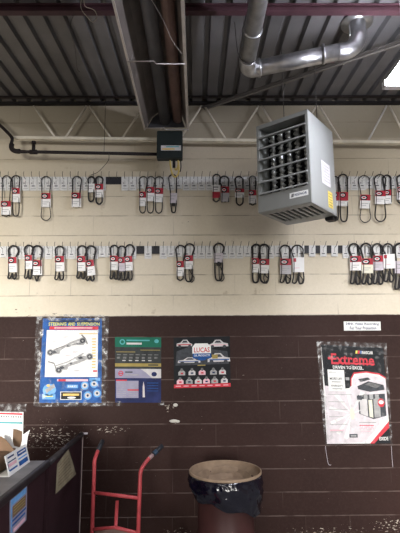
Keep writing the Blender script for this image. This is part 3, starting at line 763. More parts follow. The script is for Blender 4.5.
# ------------------------------------------------------------------ posters on the wall
WP = D - 0.002
class Poster:
    """printed things placed on the wall plane; coordinates of the quad are u (right), v (down)"""
    def __init__(s, quad, base, th=0.002):
        s.c = [at(px, py, Y=WP) for px, py in quad]; s.m = MB(); s.l = 0
        s.m.slab(s.c, (0, -th, 0), base); s.th = th; s.quad = quad
        (xa, ya), (xb, yb), (xc, yc), (xd, yd) = quad
    def p(s, u, v, lift=0.0):
        a, b, c, d = s.c
        w = a * (1 - u) * (1 - v) + b * u * (1 - v) + c * u * v + d * (1 - u) * v
        return w + Vector((0, -s.th - lift, 0))
    def poly(s, pts, k, lvl=1):
        s.m.slab([s.p(u, v, 0.0004 * lvl) for u, v in pts], (0, -0.0002, 0), k)
    def rect(s, u0, v0, u1, v1, k, lvl=1): s.poly([(u0, v0), (u1, v0), (u1, v1), (u0, v1)], k, lvl)
    def disc(s, cu, cv, ru, rv, k, lvl=1, n=16): s.poly([(cu + ru * math.cos(2 * PI * t / n), cv + rv * math.sin(2 * PI * t / n)) for t in range(n)], k, lvl)
    def text(s, t, u0, v0, u1, v1, k, lvl=2): s.m.text(t, lambda u, v: s.p(u0 + (u1 - u0) * u, v0 + (v1 - v0) * v, 0.0004 * lvl + 0.0001), k)
    def line(s, pts, w, k, lvl=1):
        for (a, b), (c, d) in zip(pts, pts[1:]):
            L_ = math.hypot(c - a, d - b) or 1; nx, ny = -(d - b) / L_ * w, (c - a) / L_ * w
            s.poly([(a + nx, b + ny), (c + nx, d + ny), (c - nx, d - ny), (a - nx, b - ny)], k, lvl)
def sheet(quad, Yo, k, name, parent, amp=0.006, nx=26, ny=30, seed=0):
    c = [at(px, py, Y=Yo) for px, py in quad]; vs = []; fs = []
    for j in range(ny + 1):
        for i in range(nx + 1):
            u, v = i / nx, j / ny
            w = c[0] * (1 - u) * (1 - v) + c[1] * u * (1 - v) + c[2] * u * v + c[3] * (1 - u) * v
            e = 0.005 * noise.noise(Vector((u * 9 + seed, v * 9, 4)))
            if i in (0, nx) or j in (0, ny): w = w + Vector((e, 0, e))
            h = abs(noise.noise(Vector((u * 7 + seed, v * 8, 1.3)))) + 0.5 * abs(noise.noise(Vector((u * 19 + seed, v * 21, 2.3))))
            vs.append(w + Vector((0, -amp * h, 0)))
    for j in range(ny):
        for i in range(nx):
            a = j * (nx + 1) + i; fs.append((a, a + 1, a + nx + 2, a + nx + 1))
    return MB().add(vs, fs, k, True).build(name, parent)

# 1. blue suspension parts poster
P1 = Poster([(43.0, 318.5), (102.0, 318.5), (101.4, 402.8), (39.0, 402.8)], 'pblue')
P1.rect(0.12, 0.012, 0.97, 0.055, 'pblue_d', 1)
P1.text('STEERING', 0.10, 0.048, 0.40, 0.088, 'pyellow'); P1.text('AND', 0.43, 0.048, 0.55, 0.088, 'pyellow'); P1.text('SUSPENSION', 0.58, 0.048, 0.96, 0.088, 'pyellow')
P1.rect(0.12, 0.096, 0.94, 0.135, 'pred'); P1.rect(0.20, 0.108, 0.84, 0.122, 'pink', 2)
P1.rect(0.075, 0.142, 0.935, 0.70, 'paper')
def wheel(u, v): P1.disc(u, v, 0.062, 0.042, 'pgrey_l', 3); P1.disc(u, v, 0.045, 0.030, 'pgrey_d', 4); P1.disc(u, v, 0.018, 0.012, 'pgrey_l', 5)
for (u, v) in ((0.15, 0.41), (0.68, 0.27), (0.30, 0.62), (0.80, 0.46)): wheel(u, v)
P1.line([(0.15, 0.41), (0.32, 0.37), (0.47, 0.30), (0.66, 0.25)], 0.013, 'pgrey_l', 2)
P1.line([(0.20, 0.38), (0.38, 0.33), (0.62, 0.31)], 0.006, 'pgrey', 3)
P1.line([(0.30, 0.62), (0.45, 0.56), (0.62, 0.52), (0.80, 0.46)], 0.018, 'pgrey_l', 2)
P1.line([(0.24, 0.57), (0.45, 0.52), (0.70, 0.42)], 0.008, 'pgrey_l', 3)
for (u, v, w_, h_) in ((0.62, 0.30, .10, .02), (0.22, 0.40, .10, .03), (0.36, 0.585, .10, .03), (0.66, 0.47, .12, .025), (0.50, 0.54, .06, .02), (0.44, 0.33, .05, .015)):
    P1.poly([(u - w_, v), (u, v - h_), (u + w_, v - h_ * .5), (u + w_ * .8, v + h_), (u - w_ * .6, v + h_ * 1.2)], 'pgrey_l', 4); P1.poly([(u - w_ * .5, v), (u, v - h_ * .5), (u + w_ * .4, v + h_ * .4), (u - w_ * .2, v + h_ * .8)], 'pgrey_d', 5)
P1.line([(0.66, 0.20), (0.72, 0.24), (0.76, 0.31)], 0.010, 'pgrey', 3)
P1.line([(0.12, 0.52), (0.22, 0.54), (0.28, 0.66)], 0.008, 'pgrey', 2)
for (u, v) in ((0.35, 0.22), (0.17, 0.27), (0.52, 0.40), (0.40, 0.44), (0.55, 0.62)): P1.rect(u, v, u + 0.09, v + 0.006, 'pgrey_l', 2); P1.rect(u, v + 0.012, u + 0.06, v + 0.018, 'pink', 2)
P1.rect(0.62, 0.18, 0.93, 0.19, 'pamber', 2)
for k in range(11): P1.rect(0.84, 0.24 + k * 0.034, 0.90, 0.255 + k * 0.034, 'pamber', 2)
P1.rect(0.86, 0.62, 0.93, 0.64, 'pred', 2)
P1.rect(0.28, 0.725, 0.78, 0.75, 'pink'); P1.rect(0.30, 0.725, 0.42, 0.75, 'pred', 2)
P1.rect(0.80, 0.71, 0.98, 0.745, 'pblue_l', 1)
P1.disc(0.16, 0.85, 0.11, 0.07, 'pblue_l'); P1.line([(0.1, 0.87), (0.2, 0.82), (0.24, 0.80)], 0.025, 'pgrey_l', 2); P1.disc(0.14, 0.80, 0.03, 0.015, 'pamber', 3)
P1.rect(0.44, 0.79, 0.62, 0.83, 'pblue_l'); P1.text('PARTS', 0.46, 0.80, 0.60, 0.822, 'paper')
P1.rect(0.34, 0.87, 0.68, 0.965, 'paper'); P1.rect(0.35, 0.877, 0.67, 0.958, 'pblack', 2); P1.rect(0.38, 0.893, 0.64, 0.918, 'pamber', 3); P1.disc(0.52, 0.94, 0.07, 0.012, 'paper', 3)
for (u, v) in ((0.73, 0.80), (0.88, 0.78), (0.78, 0.915), (0.93, 0.89)):
    P1.disc(u, v, 0.065, 0.048, 'pblue_l', 1); P1.disc(u, v, 0.045, 0.030, 'paper_grey', 2); P1.disc(u, v, 0.018, 0.014, 'pblue_d', 3)
P1.rect(0.05, 0.90, 0.26, 0.96, 'pblue_l', 1); P1.rect(0.07, 0.92, 0.22, 0.93, 'pyellow', 2)
po = tag(P1.m.build('poster'), 'blue suspension parts poster under wrinkled clear plastic, leftmost on the brown wall', 'poster')
sheet([(36.5, 315.5), (109, 315.5), (108, 406), (34.0, 406.5)], D - 0.008, 'plastic', 'plastic_cover', po, 0.012, seed=1)

for q_ in ([(36.5, 315.0), (44.5, 315.0), (42.5, 360), (34.5, 360)], [(36.0, 360), (41.5, 360), (40, 406), (34, 406)], [(40, 314), (104, 315), (104, 321), (40, 321.5)], [(101.5, 316), (109, 316), (108, 360), (102, 360)], [(101, 360), (106, 360), (106, 406), (101, 405)], [(36, 402), (106, 401.5), (106, 406), (36, 407)]):
    sheet(q_, D - 0.010, 'crinkle', 'tape', po, 0.010, 16, 24, seed=q_[0][1] + q_[0][0])
# 2. green and navy poster
P2 = Poster([(115.0, 337.0), (161.2, 337.4), (161.0, 402.6), (115.2, 402.6)], 'pslate')
P2.rect(0, 0, 1, 0.155, 'pgreen'); P2.disc(0.16, 0.075, 0.06, 0.045, 'pteal', 2); P2.disc(0.16, 0.075, 0.035, 0.025, 'pgreen', 3)
P2.rect(0.25, 0.04, 0.75, 0.06, 'pteal', 2); P2.rect(0.25, 0.085, 0.58, 0.115, 'paper_grey', 2); P2.disc(0.90, 0.06, 0.05, 0.03, 'pteal', 2)
P2.rect(0.0, 0.155, 1, 0.39, 'pslate'); P2.rect(0.02, 0.225, 0.44, 0.235, 'pgold', 2); P2.rect(0.55, 0.195, 0.98, 0.205, 'pgold', 2)
for k in range(7): P2.rect(0.04 + 0.135 * k, 0.265, 0.13 + 0.135 * k, 0.28, 'pgrey', 2); P2.rect(0.04 + 0.135 * k, 0.305, 0.11 + 0.135 * k, 0.335, 'pgrey', 2)
for k in range(5): P2.rect(0.16 + 0.14 * k, 0.355, 0.23 + 0.14 * k, 0.37, 'paper_grey', 2)
P2.rect(0, 0.405, 1, 0.455, 'pgold', 1); P2.rect(0.72, 0.42, 0.94, 0.44, 'pslate', 2)
P2.rect(0, 0.49, 1, 0.63, 'plilac', 1); P2.disc(0.125, 0.56, 0.055, 0.04, 'pred', 2); P2.disc(0.125, 0.56, 0.038, 0.027, 'plilac', 3); P2.rect(0.085, 0.553, 0.165, 0.567, 'pred', 4)
P2.rect(0.22, 0.53, 0.38, 0.55, 'pgrey_d', 2); P2.rect(0.22, 0.575, 0.52, 0.59, 'pgrey_l', 2)
P2.poly([(0.55, 0.49), (1, 0.49), (1, 0.63), (0.80, 0.63), (0.68, 0.55)], 'paper_grey', 2); P2.disc(0.85, 0.57, 0.06, 0.035, 'pnavy', 3)
P2.rect(0, 0.63, 1, 1, 'pnavy', 1); P2.rect(0.02, 0.67, 0.51, 0.93, 'plilac', 2); P2.rect(0.02, 0.655, 0.26, 0.675, 'pred', 3); P2.rect(0.27, 0.80, 0.51, 0.82, 'pred', 3)
for k in range(7): P2.rect(0.04, 0.70 + 0.032 * k, 0.24, 0.706 + 0.032 * k, 'pgrey_l', 3); P2.rect(0.29, 0.70 + 0.032 * k, 0.49, 0.706 + 0.032 * k, 'pgrey_l', 3)
P2.poly([(0.60, 0.92), (0.60, 0.76), (0.62, 0.68), (0.64, 0.76), (0.65, 0.92)], 'paper_grey', 2)
for k in range(4): P2.rect(0.70, 0.70 + 0.04 * k, 0.94, 0.708 + 0.04 * k, 'pblue', 2)
po = tag(P2.m.build('poster'), 'poster with green header above a navy chart, between the blue and the race car posters', 'poster')
for (px, py) in ((107, 403), (116, 403), (158, 402)):
    sheet([(px, py - 2), (px + 6, py - 2), (px + 6, py + 3), (px, py + 3)], D - 0.006, 'crinkle', 'tape', po, 0.008, 6, 5, seed=px)

# 3. race car poster
P3 = Poster([(173.6, 337.6), (229.8, 336.2), (230.6, 386.6), (174.0, 388.2)], 'pblack')
def car(u, v, w, h, body, trim, flip=1):
    X_ = lambda a: u + flip * a * w
    P3.poly([(X_(-0.5), v + 0.30 * h), (X_(-0.48), v - 0.05 * h), (X_(-0.25), v - 0.15 * h), (X_(-0.08), v - 0.5 * h), (X_(0.18), v - 0.5 * h), (X_(0.32), v - 0.12 * h), (X_(0.5), v + 0.05 * h), (X_(0.5), v + 0.32 * h)], body, 2)
    P3.poly([(X_(-0.05), v - 0.40 * h), (X_(0.14), v - 0.40 * h), (X_(0.22), v - 0.14 * h), (X_(-0.16), v - 0.14 * h)], 'pgrey_d', 3)
    P3.rect(min(X_(-0.45), X_(0.42)), v + 0.05 * h, max(X_(-0.45), X_(0.42)), v + 0.16 * h, trim, 3)
    for a in (-0.3, 0.33): P3.disc(X_(a), v + 0.30 * h, 0.09 * w, 0.2 * h, 'pgrey_d', 4)
P3.poly([(0.05, 0.28), (0.3, 0.18), (0.95, 0.30), (0.98, 0.55), (0.03, 0.56)], 'pgrey_d', 1)
car(0.19, 0.13, 0.28, 0.16, 'paper_grey', 'pred'); car(0.80, 0.15, 0.34, 0.17, 'paper_grey', 'pink', -1)
car(0.27, 0.47, 0.40, 0.13, 'paper_grey', 'pblue'); car(0.80, 0.44, 0.40, 0.21, 'paper_grey', 'pblue', -1); P3.rect(0.68, 0.36, 0.78, 0.44, 'pgold', 4)
P3.poly([(0.33, 0.20), (0.38, 0.13), (0.60, 0.13), (0.66, 0.20), (0.66, 0.33), (0.33, 0.33)], 'paper', 5)
P3.text('LUCAS', 0.36, 0.21, 0.64, 0.31, 'pred', 7)
P3.rect(0.34, 0.33, 0.66, 0.43, 'pblue', 5); P3.text('OIL PRODUCTS', 0.36, 0.35, 0.64, 0.39, 'paper', 7)
P3.disc(0.50, 0.44, 0.08, 0.03, 'pblue', 5)
P3.rect(0.42, 0.555, 0.56, 0.575, 'pgold', 5)
for (v, us) in ((0.69, (0.14, 0.32, 0.50, 0.70, 0.86)), (0.87 - 0.01, (0.11, 0.27, 0.43, 0.575, 0.72, 0.89))):
    for j, u in enumerate(us):
        kk = ('pgrey_l', 'paper_grey', 'pink')[(j + int(v * 10)) % 3]
        P3.poly([(u - 0.06, v + 0.065), (u - 0.06, v - 0.0), (u - 0.03, v - 0.03), (u + 0.03, v - 0.03), (u + 0.06, v), (u + 0.06, v + 0.065)], kk, 2)
        P3.disc(u, v - 0.045, 0.024, 0.03, 'pgrey', 3); P3.rect(u - 0.02, v + 0.01, u + 0.025, v + 0.04, 'pblue_d' if j % 2 else 'pred', 3)
P3.rect(0, 0.93, 1, 1, 'pred', 2)
for k in range(7): P3.rect(0.03 + k * 0.14, 0.955, 0.12 + k * 0.14, 0.972, 'pink', 3)
tag(P3.m.build('poster'), 'black race car poster with red bottom strip and rows of small figures', 'poster')

# 4. battery poster
P4 = Poster([(320.8, 344.6), (383.0, 347.6), (390.4, 443.2), (327.0, 443.8)], 'paper')
P4.poly([(0, 0), (1, 0), (1, 0.33), (0.9, 0.285), (0.7, 0.27), (0.50, 0.28), (0.46, 0.32), (0.44, 0.42), (0.38, 0.46), (0.02, 0.42)], 'pblack')
P4.text('Extreme', 0.15, 0.085, 0.84, 0.20, 'pred', 3); P4.rect(0.10, 0.125, 0.155, 0.15, 'pred', 3)
P4.rect(0.16, 0.175, 0.84, 0.19, 'pred', 2)
for k, cc_ in enumerate(('pyellow', 'pred', 'pblue')): P4.poly([(0.555 + k * 0.035, 0.045), (0.585 + k * 0.035, 0.045), (0.575 + k * 0.035, 0.078), (0.545 + k * 0.035, 0.078)], cc_, 2)
P4.text('NASCAR', 0.655, 0.045, 0.83, 0.078, 'paper', 2)
P4.text('DRIVEN TO EXCEL.', 0.17, 0.212, 0.66, 0.245, 'paper', 2)
P4.rect(0.08, 0.255, 0.345, 0.475, 'paper', 2)
P4.text('MORE LIFE', 0.11, 0.335, 0.30, 0.36, 'pblack', 3); P4.rect(0.14, 0.375, 0.28, 0.385, 'pgrey_l', 3); P4.text('WARRANTY', 0.12, 0.41, 0.31, 0.43, 'pblack', 3); P4.rect(0.14, 0.445, 0.30, 0.455, 'pgrey_l', 3); P4.rect(0.10, 0.28, 0.22, 0.285, 'pgrey_l', 3)
P4.rect(0.36, 0.33, 0.42, 0.36, 'pgrey_l', 2)
# red swoosh over the pale field
sw = [(0.44, 0.42), (0.45, 0.34), (0.50, 0.285), (0.70, 0.268), (0.9, 0.285), (1.0, 0.325)]
P4.line(sw, 0.008, 'pred', 2)
P4.poly([(0.02, 0.42), (0.38, 0.46), (0.47, 0.42), (0.47, 0.34), (0.70, 0.29), (1, 0.34), (1, 0.70), (0.6, 0.99), (0, 1)], 'pfield', 1)
for a0 in (0.2, 0.6, 1.1, 1.7, 2.3, 2.9, 3.6, 4.3):     # printed rays round the light spot
    P4.poly([(0.42, 0.70), (0.42 + 0.36 * math.cos(a0 + 1.6), 0.70 + 0.26 * math.sin(a0 + 1.6)), (0.42 + 0.36 * math.cos(a0 + 1.80), 0.70 + 0.26 * math.sin(a0 + 1.72))], 'paper', 2)
P4.disc(0.43, 0.70, 0.035, 0.06, 'card_cream', 3)
for k in range(6): P4.rect(0.06, 0.505 + k * 0.075, 0.06 + (0.38, 0.26, 0.30, 0.22, 0.28, 0.20)[k], 0.511 + k * 0.075, 'pgrey_l', 3)
P4.rect(0.06, 0.86, 0.28, 0.875, 'pink', 3)
# exploded battery
P4.poly([(0.56, 0.345), (0.72, 0.325), (0.76, 0.345), (0.60, 0.375)], 'pgrey_d', 3)
P4.poly([(0.54, 0.42), (0.72, 0.365), (0.96, 0.40), (0.97, 0.45), (0.74, 0.475), (0.55, 0.45)], 'pgrey_d', 3); P4.poly([(0.66, 0.40), (0.74, 0.375), (0.92, 0.405), (0.84, 0.435)], 'pgrey', 4)
P4.poly([(0.54, 0.51), (0.97, 0.49), (0.97, 0.72), (0.76, 0.755), (0.54, 0.70)], 'pgrey_d', 2)
P4.poly([(0.56, 0.55), (0.68, 0.55), (0.68, 0.73), (0.56, 0.70)], 'paper_grey', 3)
P4.poly([(0.70, 0.56), (0.76, 0.555), (0.76, 0.74), (0.70, 0.73)], 'card_cream', 3)
P4.poly([(0.78, 0.55), (0.88, 0.53), (0.88, 0.73), (0.78, 0.74)], 'pgrey_l', 3); P4.disc(0.90, 0.585, 0.055, 0.045, 'pred', 5); P4.disc(0.90, 0.58, 0.04, 0.02, 'paper', 6)
for k in range(3): P4.rect(0.63 + 0.09 * k, 0.50, 0.69 + 0.09 * k, 0.55, 'pgrey_l', 4)
P4.rect(0.52, 0.515, 0.60, 0.56, 'pgrey_d', 4)
P4.rect(0.53, 0.785, 0.80, 0.795, 'pgrey_l', 3); P4.text('SUPER', 0.53, 0.81, 0.76, 0.86, 'pink', 3); P4.rect(0.53, 0.815, 0.76, 0.822, 'pred', 4); P4.rect(0.55, 0.875, 0.70, 0.882, 'pink', 3)
P4.rect(0.36, 0.905, 0.49, 0.94, 'pgrey_d', 3); P4.rect(0.38, 0.915, 0.47, 0.93, 'pgrey_l', 4)
P4.poly([(1.0, 0.775), (1.0, 0.84), (0.745, 1.0), (0.68, 1.0)], 'pred', 3); P4.poly([(1.0, 0.84), (1.0, 1.0), (0.745, 1.0)], 'pblack', 3)
P4.text('EXIDE', 0.83, 0.935, 0.97, 0.97, 'paper', 5)
po = tag(P4.m.build('poster'), 'Extreme battery poster with black top, taped crooked to the wall at right', 'poster')
sheet([(316.6, 341.6), (386.4, 343.4), (392.6, 444.6), (325.2, 446.2)], D - 0.008, 'plastic', 'plastic_cover', po, 0.010, seed=5)

for q_ in ([(316.6, 341.6), (321.5, 342), (325.5, 395), (320.5, 395)], [(320.5, 395), (326.5, 395), (329, 446.5), (325.2, 446.5)], [(317, 341), (386.4, 343), (386, 348), (318, 346)], [(384, 344), (386.4, 343.4), (392.6, 446), (390, 446)]):
    sheet(q_, D - 0.010, 'crinkle', 'tape', po, 0.008, 10, 24, seed=q_[0][1] + q_[0][0])
# 5. video recording sign
P5 = Poster([(343.6, 321.4), (380.4, 321.6), (380.8, 330.4), (344.0, 330.6)], 'paper')
P5.rect(0.02, 0.04, 0.98, 0.96, 'paper', 1); P5.text('24Hr. Video Recording', 0.05, 0.12, 0.95, 0.47, 'text_blue'); P5.text('For Your Protection', 0.16, 0.56, 0.88, 0.90, 'text_blue')
tag(P5.m.build('notice_sign'), 'small white video recording notice above the Extreme battery poster', 'sign')

# 6. calendar sheet at the far left
P6 = Poster([(-12, 411.0), (23.4, 412.0), (23.0, 452.0), (-12, 452.0)], 'paper')
P6.rect(0.0, 0.03, 0.98, 0.075, 'pred'); P6.rect(0, 0.255, 0.98, 0.30, 'pteal'); P6.rect(0.1, -0.0, 0.9, 0.02, 'pgrey_l')
for k in range(14):
    P6.rect(0.03 + k * 0.068, 0.10, 0.065 + k * 0.068, 0.15, 'pgrey'); P6.rect(0.03 + k * 0.068, 0.34, 0.06 + k * 0.068, 0.36, 'pgrey_l')
    P6.rect(0.03 + k * 0.068, 0.20, 0.06 + k * 0.068, 0.215, 'pink')
po = tag(P6.m.build('wall_calendar'), 'white sheet with red and teal lines on the wall behind the torn carton', 'calendar')
sheet([(-12, 404), (26.5, 403.6), (26, 412), (-12, 412)], D - 0.006, 'crinkle', 'plastic_cover', po, 0.012, 14, 5, seed=9)
# string residue below the battery poster
for pts, lab in (([(325.4, 446), (326.6, 455), (328.4, 464), (331, 465)], 'loose pale string under the left corner of the battery poster'),
                 ([(391.4, 446), (391.8, 455), (392.8, 467)], 'loose pale string under the right corner of the battery poster')):
    tag(MB().tube([at(a, b, Y=D - 0.003) for a, b in smooth_path([(x, y, 0) for x, y in pts], 4) for a, b in [(a, b)]] if False else [at(v.x, v.y, Y=D - 0.003) for v in smooth_path([(x, y, 0) for x, y in pts], 4)], 0.0022, 'card_lilac', 6).build('string'), lab, 'string')
# a chip of white plaster
cp = at(175.5, 405, Y=D)
tag(MB().ball((cp.x, D - 0.004, cp.z), 0.018, 'chip', sc=(1.3, 0.3, 0.9)).build('putty_blob'), 'small white blob stuck on the brown wall below the race car poster', 'putty')

cp = at(174, 421, Y=D)
tag(MB().ball((cp.x, D - 0.003, cp.z), 0.03, 'chip', sc=(1.5, 0.15, 0.5)).ball((cp.x + 0.035, D - 0.003, cp.z - 0.004), 0.016, 'chip', sc=(1.3, 0.2, 0.8)).build('plaster_patch'), 'small elongated pale plaster patch on the brown wall lower than the round white blob', 'plaster')

# ------------------------------------------------------------------ counter
CH = 0.94
ke = at(50, 460.5, Z=CH)
XC = ke.x; YE = ke.y
ct = thing('service_counter', (XC - 0.4, 2.4, 0), 'dark burgundy service counter with worn grey top at the lower left', 'counter')
MB().box((XC - 0.75, 1.0, CH - 0.004), (XC - 0.035, YE, CH), 'counter_top').build('worktop', ct)
MB().box((XC - 0.035, 1.0, CH - 0.045), (XC, YE + 0.004, CH + 0.003), 'counter_edge', bev=0.006).build('edge_strip', ct)
MB().box((XC - 0.75, 1.0, CH - 0.045), (XC - 0.035, YE, CH - 0.004), 'counter_edge').build('top_core', ct)
MB().box((XC - 0.72, 1.05, 0.0), (XC - 0.025, YE - 0.01, CH - 0.045), 'counter_front').build('base_cabinet', ct)
XF = XC - 0.024
def onX(px, py, X): return at(px, py, X=X)
sg = MB(); s4 = [onX(a, b, XF) for a, b in ((9.5, 500), (27, 485), (26.2, 520), (9.5, 538))]
sg.slab(s4, (0.0015, 0, 0), 'plilac')
def sp(u, v, l, q4=s4): return q4[0] * (1 - u) * (1 - v) + q4[1] * u * (1 - v) + q4[2] * u * v + q4[3] * (1 - u) * v + Vector((l, 0, 0))
def srect(m_, u0, v0, u1, v1, k, l=0.0018, q4=s4): m_.slab([sp(a, b, l, q4) for a, b in ((u0, v0), (u1, v0), (u1, v1), (u0, v1))], (0.0003, 0, 0), k)
srect(sg, 0.06, 0.04, 0.95, 0.20, 'pblue_l'); srect(sg, 0.14, 0.25, 0.92, 0.55, 'kraft_light'); srect(sg, 0.06, 0.60, 0.95, 0.66, 'pblue'); srect(sg, 0.10, 0.72, 0.9, 0.78, 'pblue'); srect(sg, 0.06, 0.20, 0.13, 0.9, 'pblue_l')
for k in range(3): srect(sg, 0.2, 0.29 + 0.08 * k, 0.86, 0.32 + 0.08 * k, 'pgold', 0.0022)
srect(sg, 0.2, 0.86, 0.9, 0.96, 'pink')
tag(sg.build('flyer'), 'blue and orange flyer stuck on the front of the service counter', 'flyer')

# thin end partition between counter and wall
pt = thing('end_panel', (XC, (YE + D) / 2, 0), 'waist high dark panel between the counter end and the brown wall', 'panel')
pa = at(51.5, 461, X=XC + 0.0); pb_z = CH
MB().box((XC - 0.03, YE + 0.012, 0), (XC - 0.005, D - 0.012, pb_z - 0.03), 'counter_front').build('board', pt)
MB().tube([(XC - 0.016, YE + 0.012, pb_z - 0.022), (XC - 0.016, D - 0.01, pb_z - 0.012)], 0.024, 'counter_edge', 12).build('cap_rail', pt)
MB().box((XC - 0.034, D - 0.013, 0), (XC - 0.001, D - 0.001, pb_z + 0.01), 'panel_edge').build('end_trim', pt)
XB = XC - 0.0045
s5 = [onX(a, b, XB) for a, b in ((57, 464), (68.5, 449), (76, 474), (55.5, 494))]
np_ = MB().slab(s5, (0.0012, 0, 0), 'old_paper')
for k in range(7): srect(np_, 0.12, 0.15 + 0.11 * k, 0.85, 0.17 + 0.11 * k, 'kraft_dark', 0.0014, s5)
tag(np_.build('old_notice'), 'yellowed torn notice on the dark panel at the counter end', 'notice')
w = at(84, 433.5, Y=D)
tag(MB().box((w.x - 0.035, D - 0.006, w.z - 0.008), (w.x + 0.035, D - 0.001, w.z + 0.010), 'card_lilac', bev=0.002).build('tape_scrap'), 'pale scrap of tape on the wall beside the counter panel', 'tape')

# standing sign on the counter
ns_ = [at(6.2, 479.6, Z=CH + 0.003), at(28.2, 461.6, Z=CH + 0.003)]
XS = (ns_[0].x + ns_[1].x) / 2; ya, yb_ = ns_[0].y + 0.06, min(ns_[1].y, YE - 0.02)
hs = at(28, 445, X=XS).z - CH
s6 = [Vector((XS - 0.035, ya, CH + hs)), Vector((XS - 0.035, yb_, CH + hs)), Vector((XS, yb_, CH + 0.001)), Vector((XS, ya, CH + 0.001))]
sb = MB().slab(s6, (0.003, 0, 0), 'paper')
def s6r(u0, v0, u1, v1, k, l=0.0034): srect(sb, u0, v0, u1, v1, k, l, s6)
s6r(0.08, 0.12, 0.36, 0.20, 'text_blue'); s6r(0.50, 0.14, 0.93, 0.38, 'pblue'); s6r(0.56, 0.22, 0.88, 0.28, 'paper', 0.0038)
s6r(0.06, 0.34, 0.42, 0.40, 'text_blue'); s6r(0.06, 0.44, 0.42, 0.60, 'pink'); s6r(0.06, 0.72, 0.42, 0.80, 'pblue'); s6r(0.50, 0.48, 0.93, 0.55, 'pblue_l'); s6r(0.50, 0.64, 0.93, 0.86, 'pblue'); s6r(0.04, 0.40, 0.06, 0.75, 'text_blue')
sb.slab([s6[3] + Vector((-0.08, 0, 0)), s6[2] + Vector((-0.08, 0, 0)), s6[2], s6[3]], (0, 0, 0.002), 'paper')
tag(sb.build('counter_sign'), 'white card sign with blue and red boxes standing on the counter', 'sign')

# torn carton behind it
bx = thing('cardboard_box', (XS - 0.30, 3.05, CH), 'torn open brown cardboard box on the counter behind the card sign', 'box')
bxm = MB(); X0, X1, Ya, Yb2 = XS - 0.50, XS - 0.10, 2.85, YE - 0.04; bh = 0.10; tk = 0.005
bxm.box((X0, Ya, CH + 0.001), (X1, Yb2, CH + 0.006), 'kraft').box((X0, Ya, CH + 0.001), (X0 + tk, Yb2, CH + bh), 'kraft').box((X1 - tk, Ya, CH + 0.001), (X1, Yb2, CH + bh), 'kraft').box((X0, Ya, CH + 0.001), (X1, Ya + tk, CH + bh), 'kraft').box((X0, Yb2 - tk, CH + 0.001), (X1, Yb2, CH + bh), 'kraft')
bxm.build('carton', bx)
def curved_flap(p0, p1, up, bend, k, name, n_=6):
    p0, p1, up, bend = map(Vector, (p0, p1, up, bend)); vs = []; fs = []
    for i in range(n_ + 1):
        t = i / n_; o = up * t + bend * t * t; vs += [p0 + o, p1 + o, p1 + o + Vector((0.004, 0.004, 0)), p0 + o + Vector((0.004, 0.004, 0))]
    for i in range(n_):
        a = i * 4
        for (q, w_) in ((0, 1), (1, 2), (2, 3), (3, 0)): fs.append((a + q, a + w_, a + 4 + w_, a + 4 + q))
    fs += [(0, 3, 2, 1), (n_ * 4, n_ * 4 + 1, n_ * 4 + 2, n_ * 4 + 3)]
    return MB().add(vs, fs, k).build(name, bx)
def flap(px, Yd, k, lean):
    b_ = MB(); b_.slab([at(a, b, Y=Yd + lean * (455 - b) / 30) for a, b in px], (0, 0.005, 0), k); return b_.build('flap', bx)
flap([(13.2, 429), (17, 429.5), (21.8, 431.5), (21.8, 440), (20, 447), (18.5, 454), (14.0, 456), (13.6, 449), (12.6, 440)], 3.38, 'kraft', 0.02)
flap([(-8, 436), (1, 436.5), (6, 440), (10.5, 445.5), (14.5, 451), (14, 457), (8, 460), (-8, 462)], 3.26, 'kraft_light', 0.06)
curved_flap((X1, Yb2 - 0.03, CH + bh), (X1, Ya + 0.03, CH + bh), (-0.06, 0, 0.03), (-0.10, 0, -0.05), 'kraft', 'flap')
def sheetp(px, name, lab, Yd, k='paper'):
    o = tag(MB().slab([at(a, b, Y=Yd) for a, b in px], (0, 0.002, 0), k).build(name), lab, 'paper'); return o
pk = MB(); zz = CH + 0.008
c0 = Vector((X1 - 0.06, Yb2 - 0.10, zz))
pk.slab([at(a, b, Y=YE - .05) for a, b in ((23.2, 434.5), (30, 429.8), (27.6, 437), (26.6, 446), (22.6, 455), (6, 455), (4, 433), (8, 429), (14, 446), (21.6, 448))], (0, 0.002, 0), 'paper')
tag(pk.build('crumpled_paper'), 'jagged white paper sticking up out of the torn box', 'paper')

# ------------------------------------------------------------------ red hand truck
YT = 3.42
def tr(px, py, dy=0.0): return at(px, py, Y=YT + dy)
lt = tr(94.3, 468, 0.16); rt = tr(140.2, 475, 0.06); lb_ = tr(92.0, 533, 0.06); rb_ = tr(138.2, 533, -0.04)
ld = (lb_ - lt); rd_ = (rb_ - rt)
lf = lt + ld * ((lt.z - 0.12) / -ld.z); rf_ = rt + rd_ * ((rt.z - 0.12) / -rd_.z)
ht = thing('hand_truck', ((lf.x + rf_.x) / 2, (lf.y + rf_.y) / 2, 0), 'red hand truck with black grips standing by the brown wall', 'hand truck')
r = 0.0145
lg = tr(102.0, 442.0, 0.30); rg_ = tr(161.5, 446.5, 0.20)
lm = tr(94.8, 460.0, 0.17); lm2 = tr(97.5, 452, 0.22)
rm = tr(141.8, 468.5, 0.07); rm2 = tr(147.5, 460.2, 0.12); rm3 = tr(153, 454.6, 0.16)
MB().tube([lf] + smooth_path([lt, lm, lm2, lg], 5), r, 'truck_red', 12).build('side_rail', ht)
MB().tube([rf_] + smooth_path([rt, rm, rm2, rm3, rg_], 5), r, 'truck_red', 12).build('side_rail', ht)
MB().tube([lm2 + (lg - lm2) * 0.1, lg + (lg - lm2) * 0.12], 0.0175, 'grip', 12).build('grip', ht)
g2 = MB().tube([rm3, rg_ + (rg_ - rm3) * 0.12], 0.0175, 'grip', 12).build('grip', ht)
MB().tube([rm3 + (rg_ - rm3) * 0.10, rm3 + (rg_ - rm3) * 0.45], 0.0185, 'grip_sheen', 12).build('grip_sheen', g2)  # bluish sleeve, its colour stands in for the sheen on the black grip
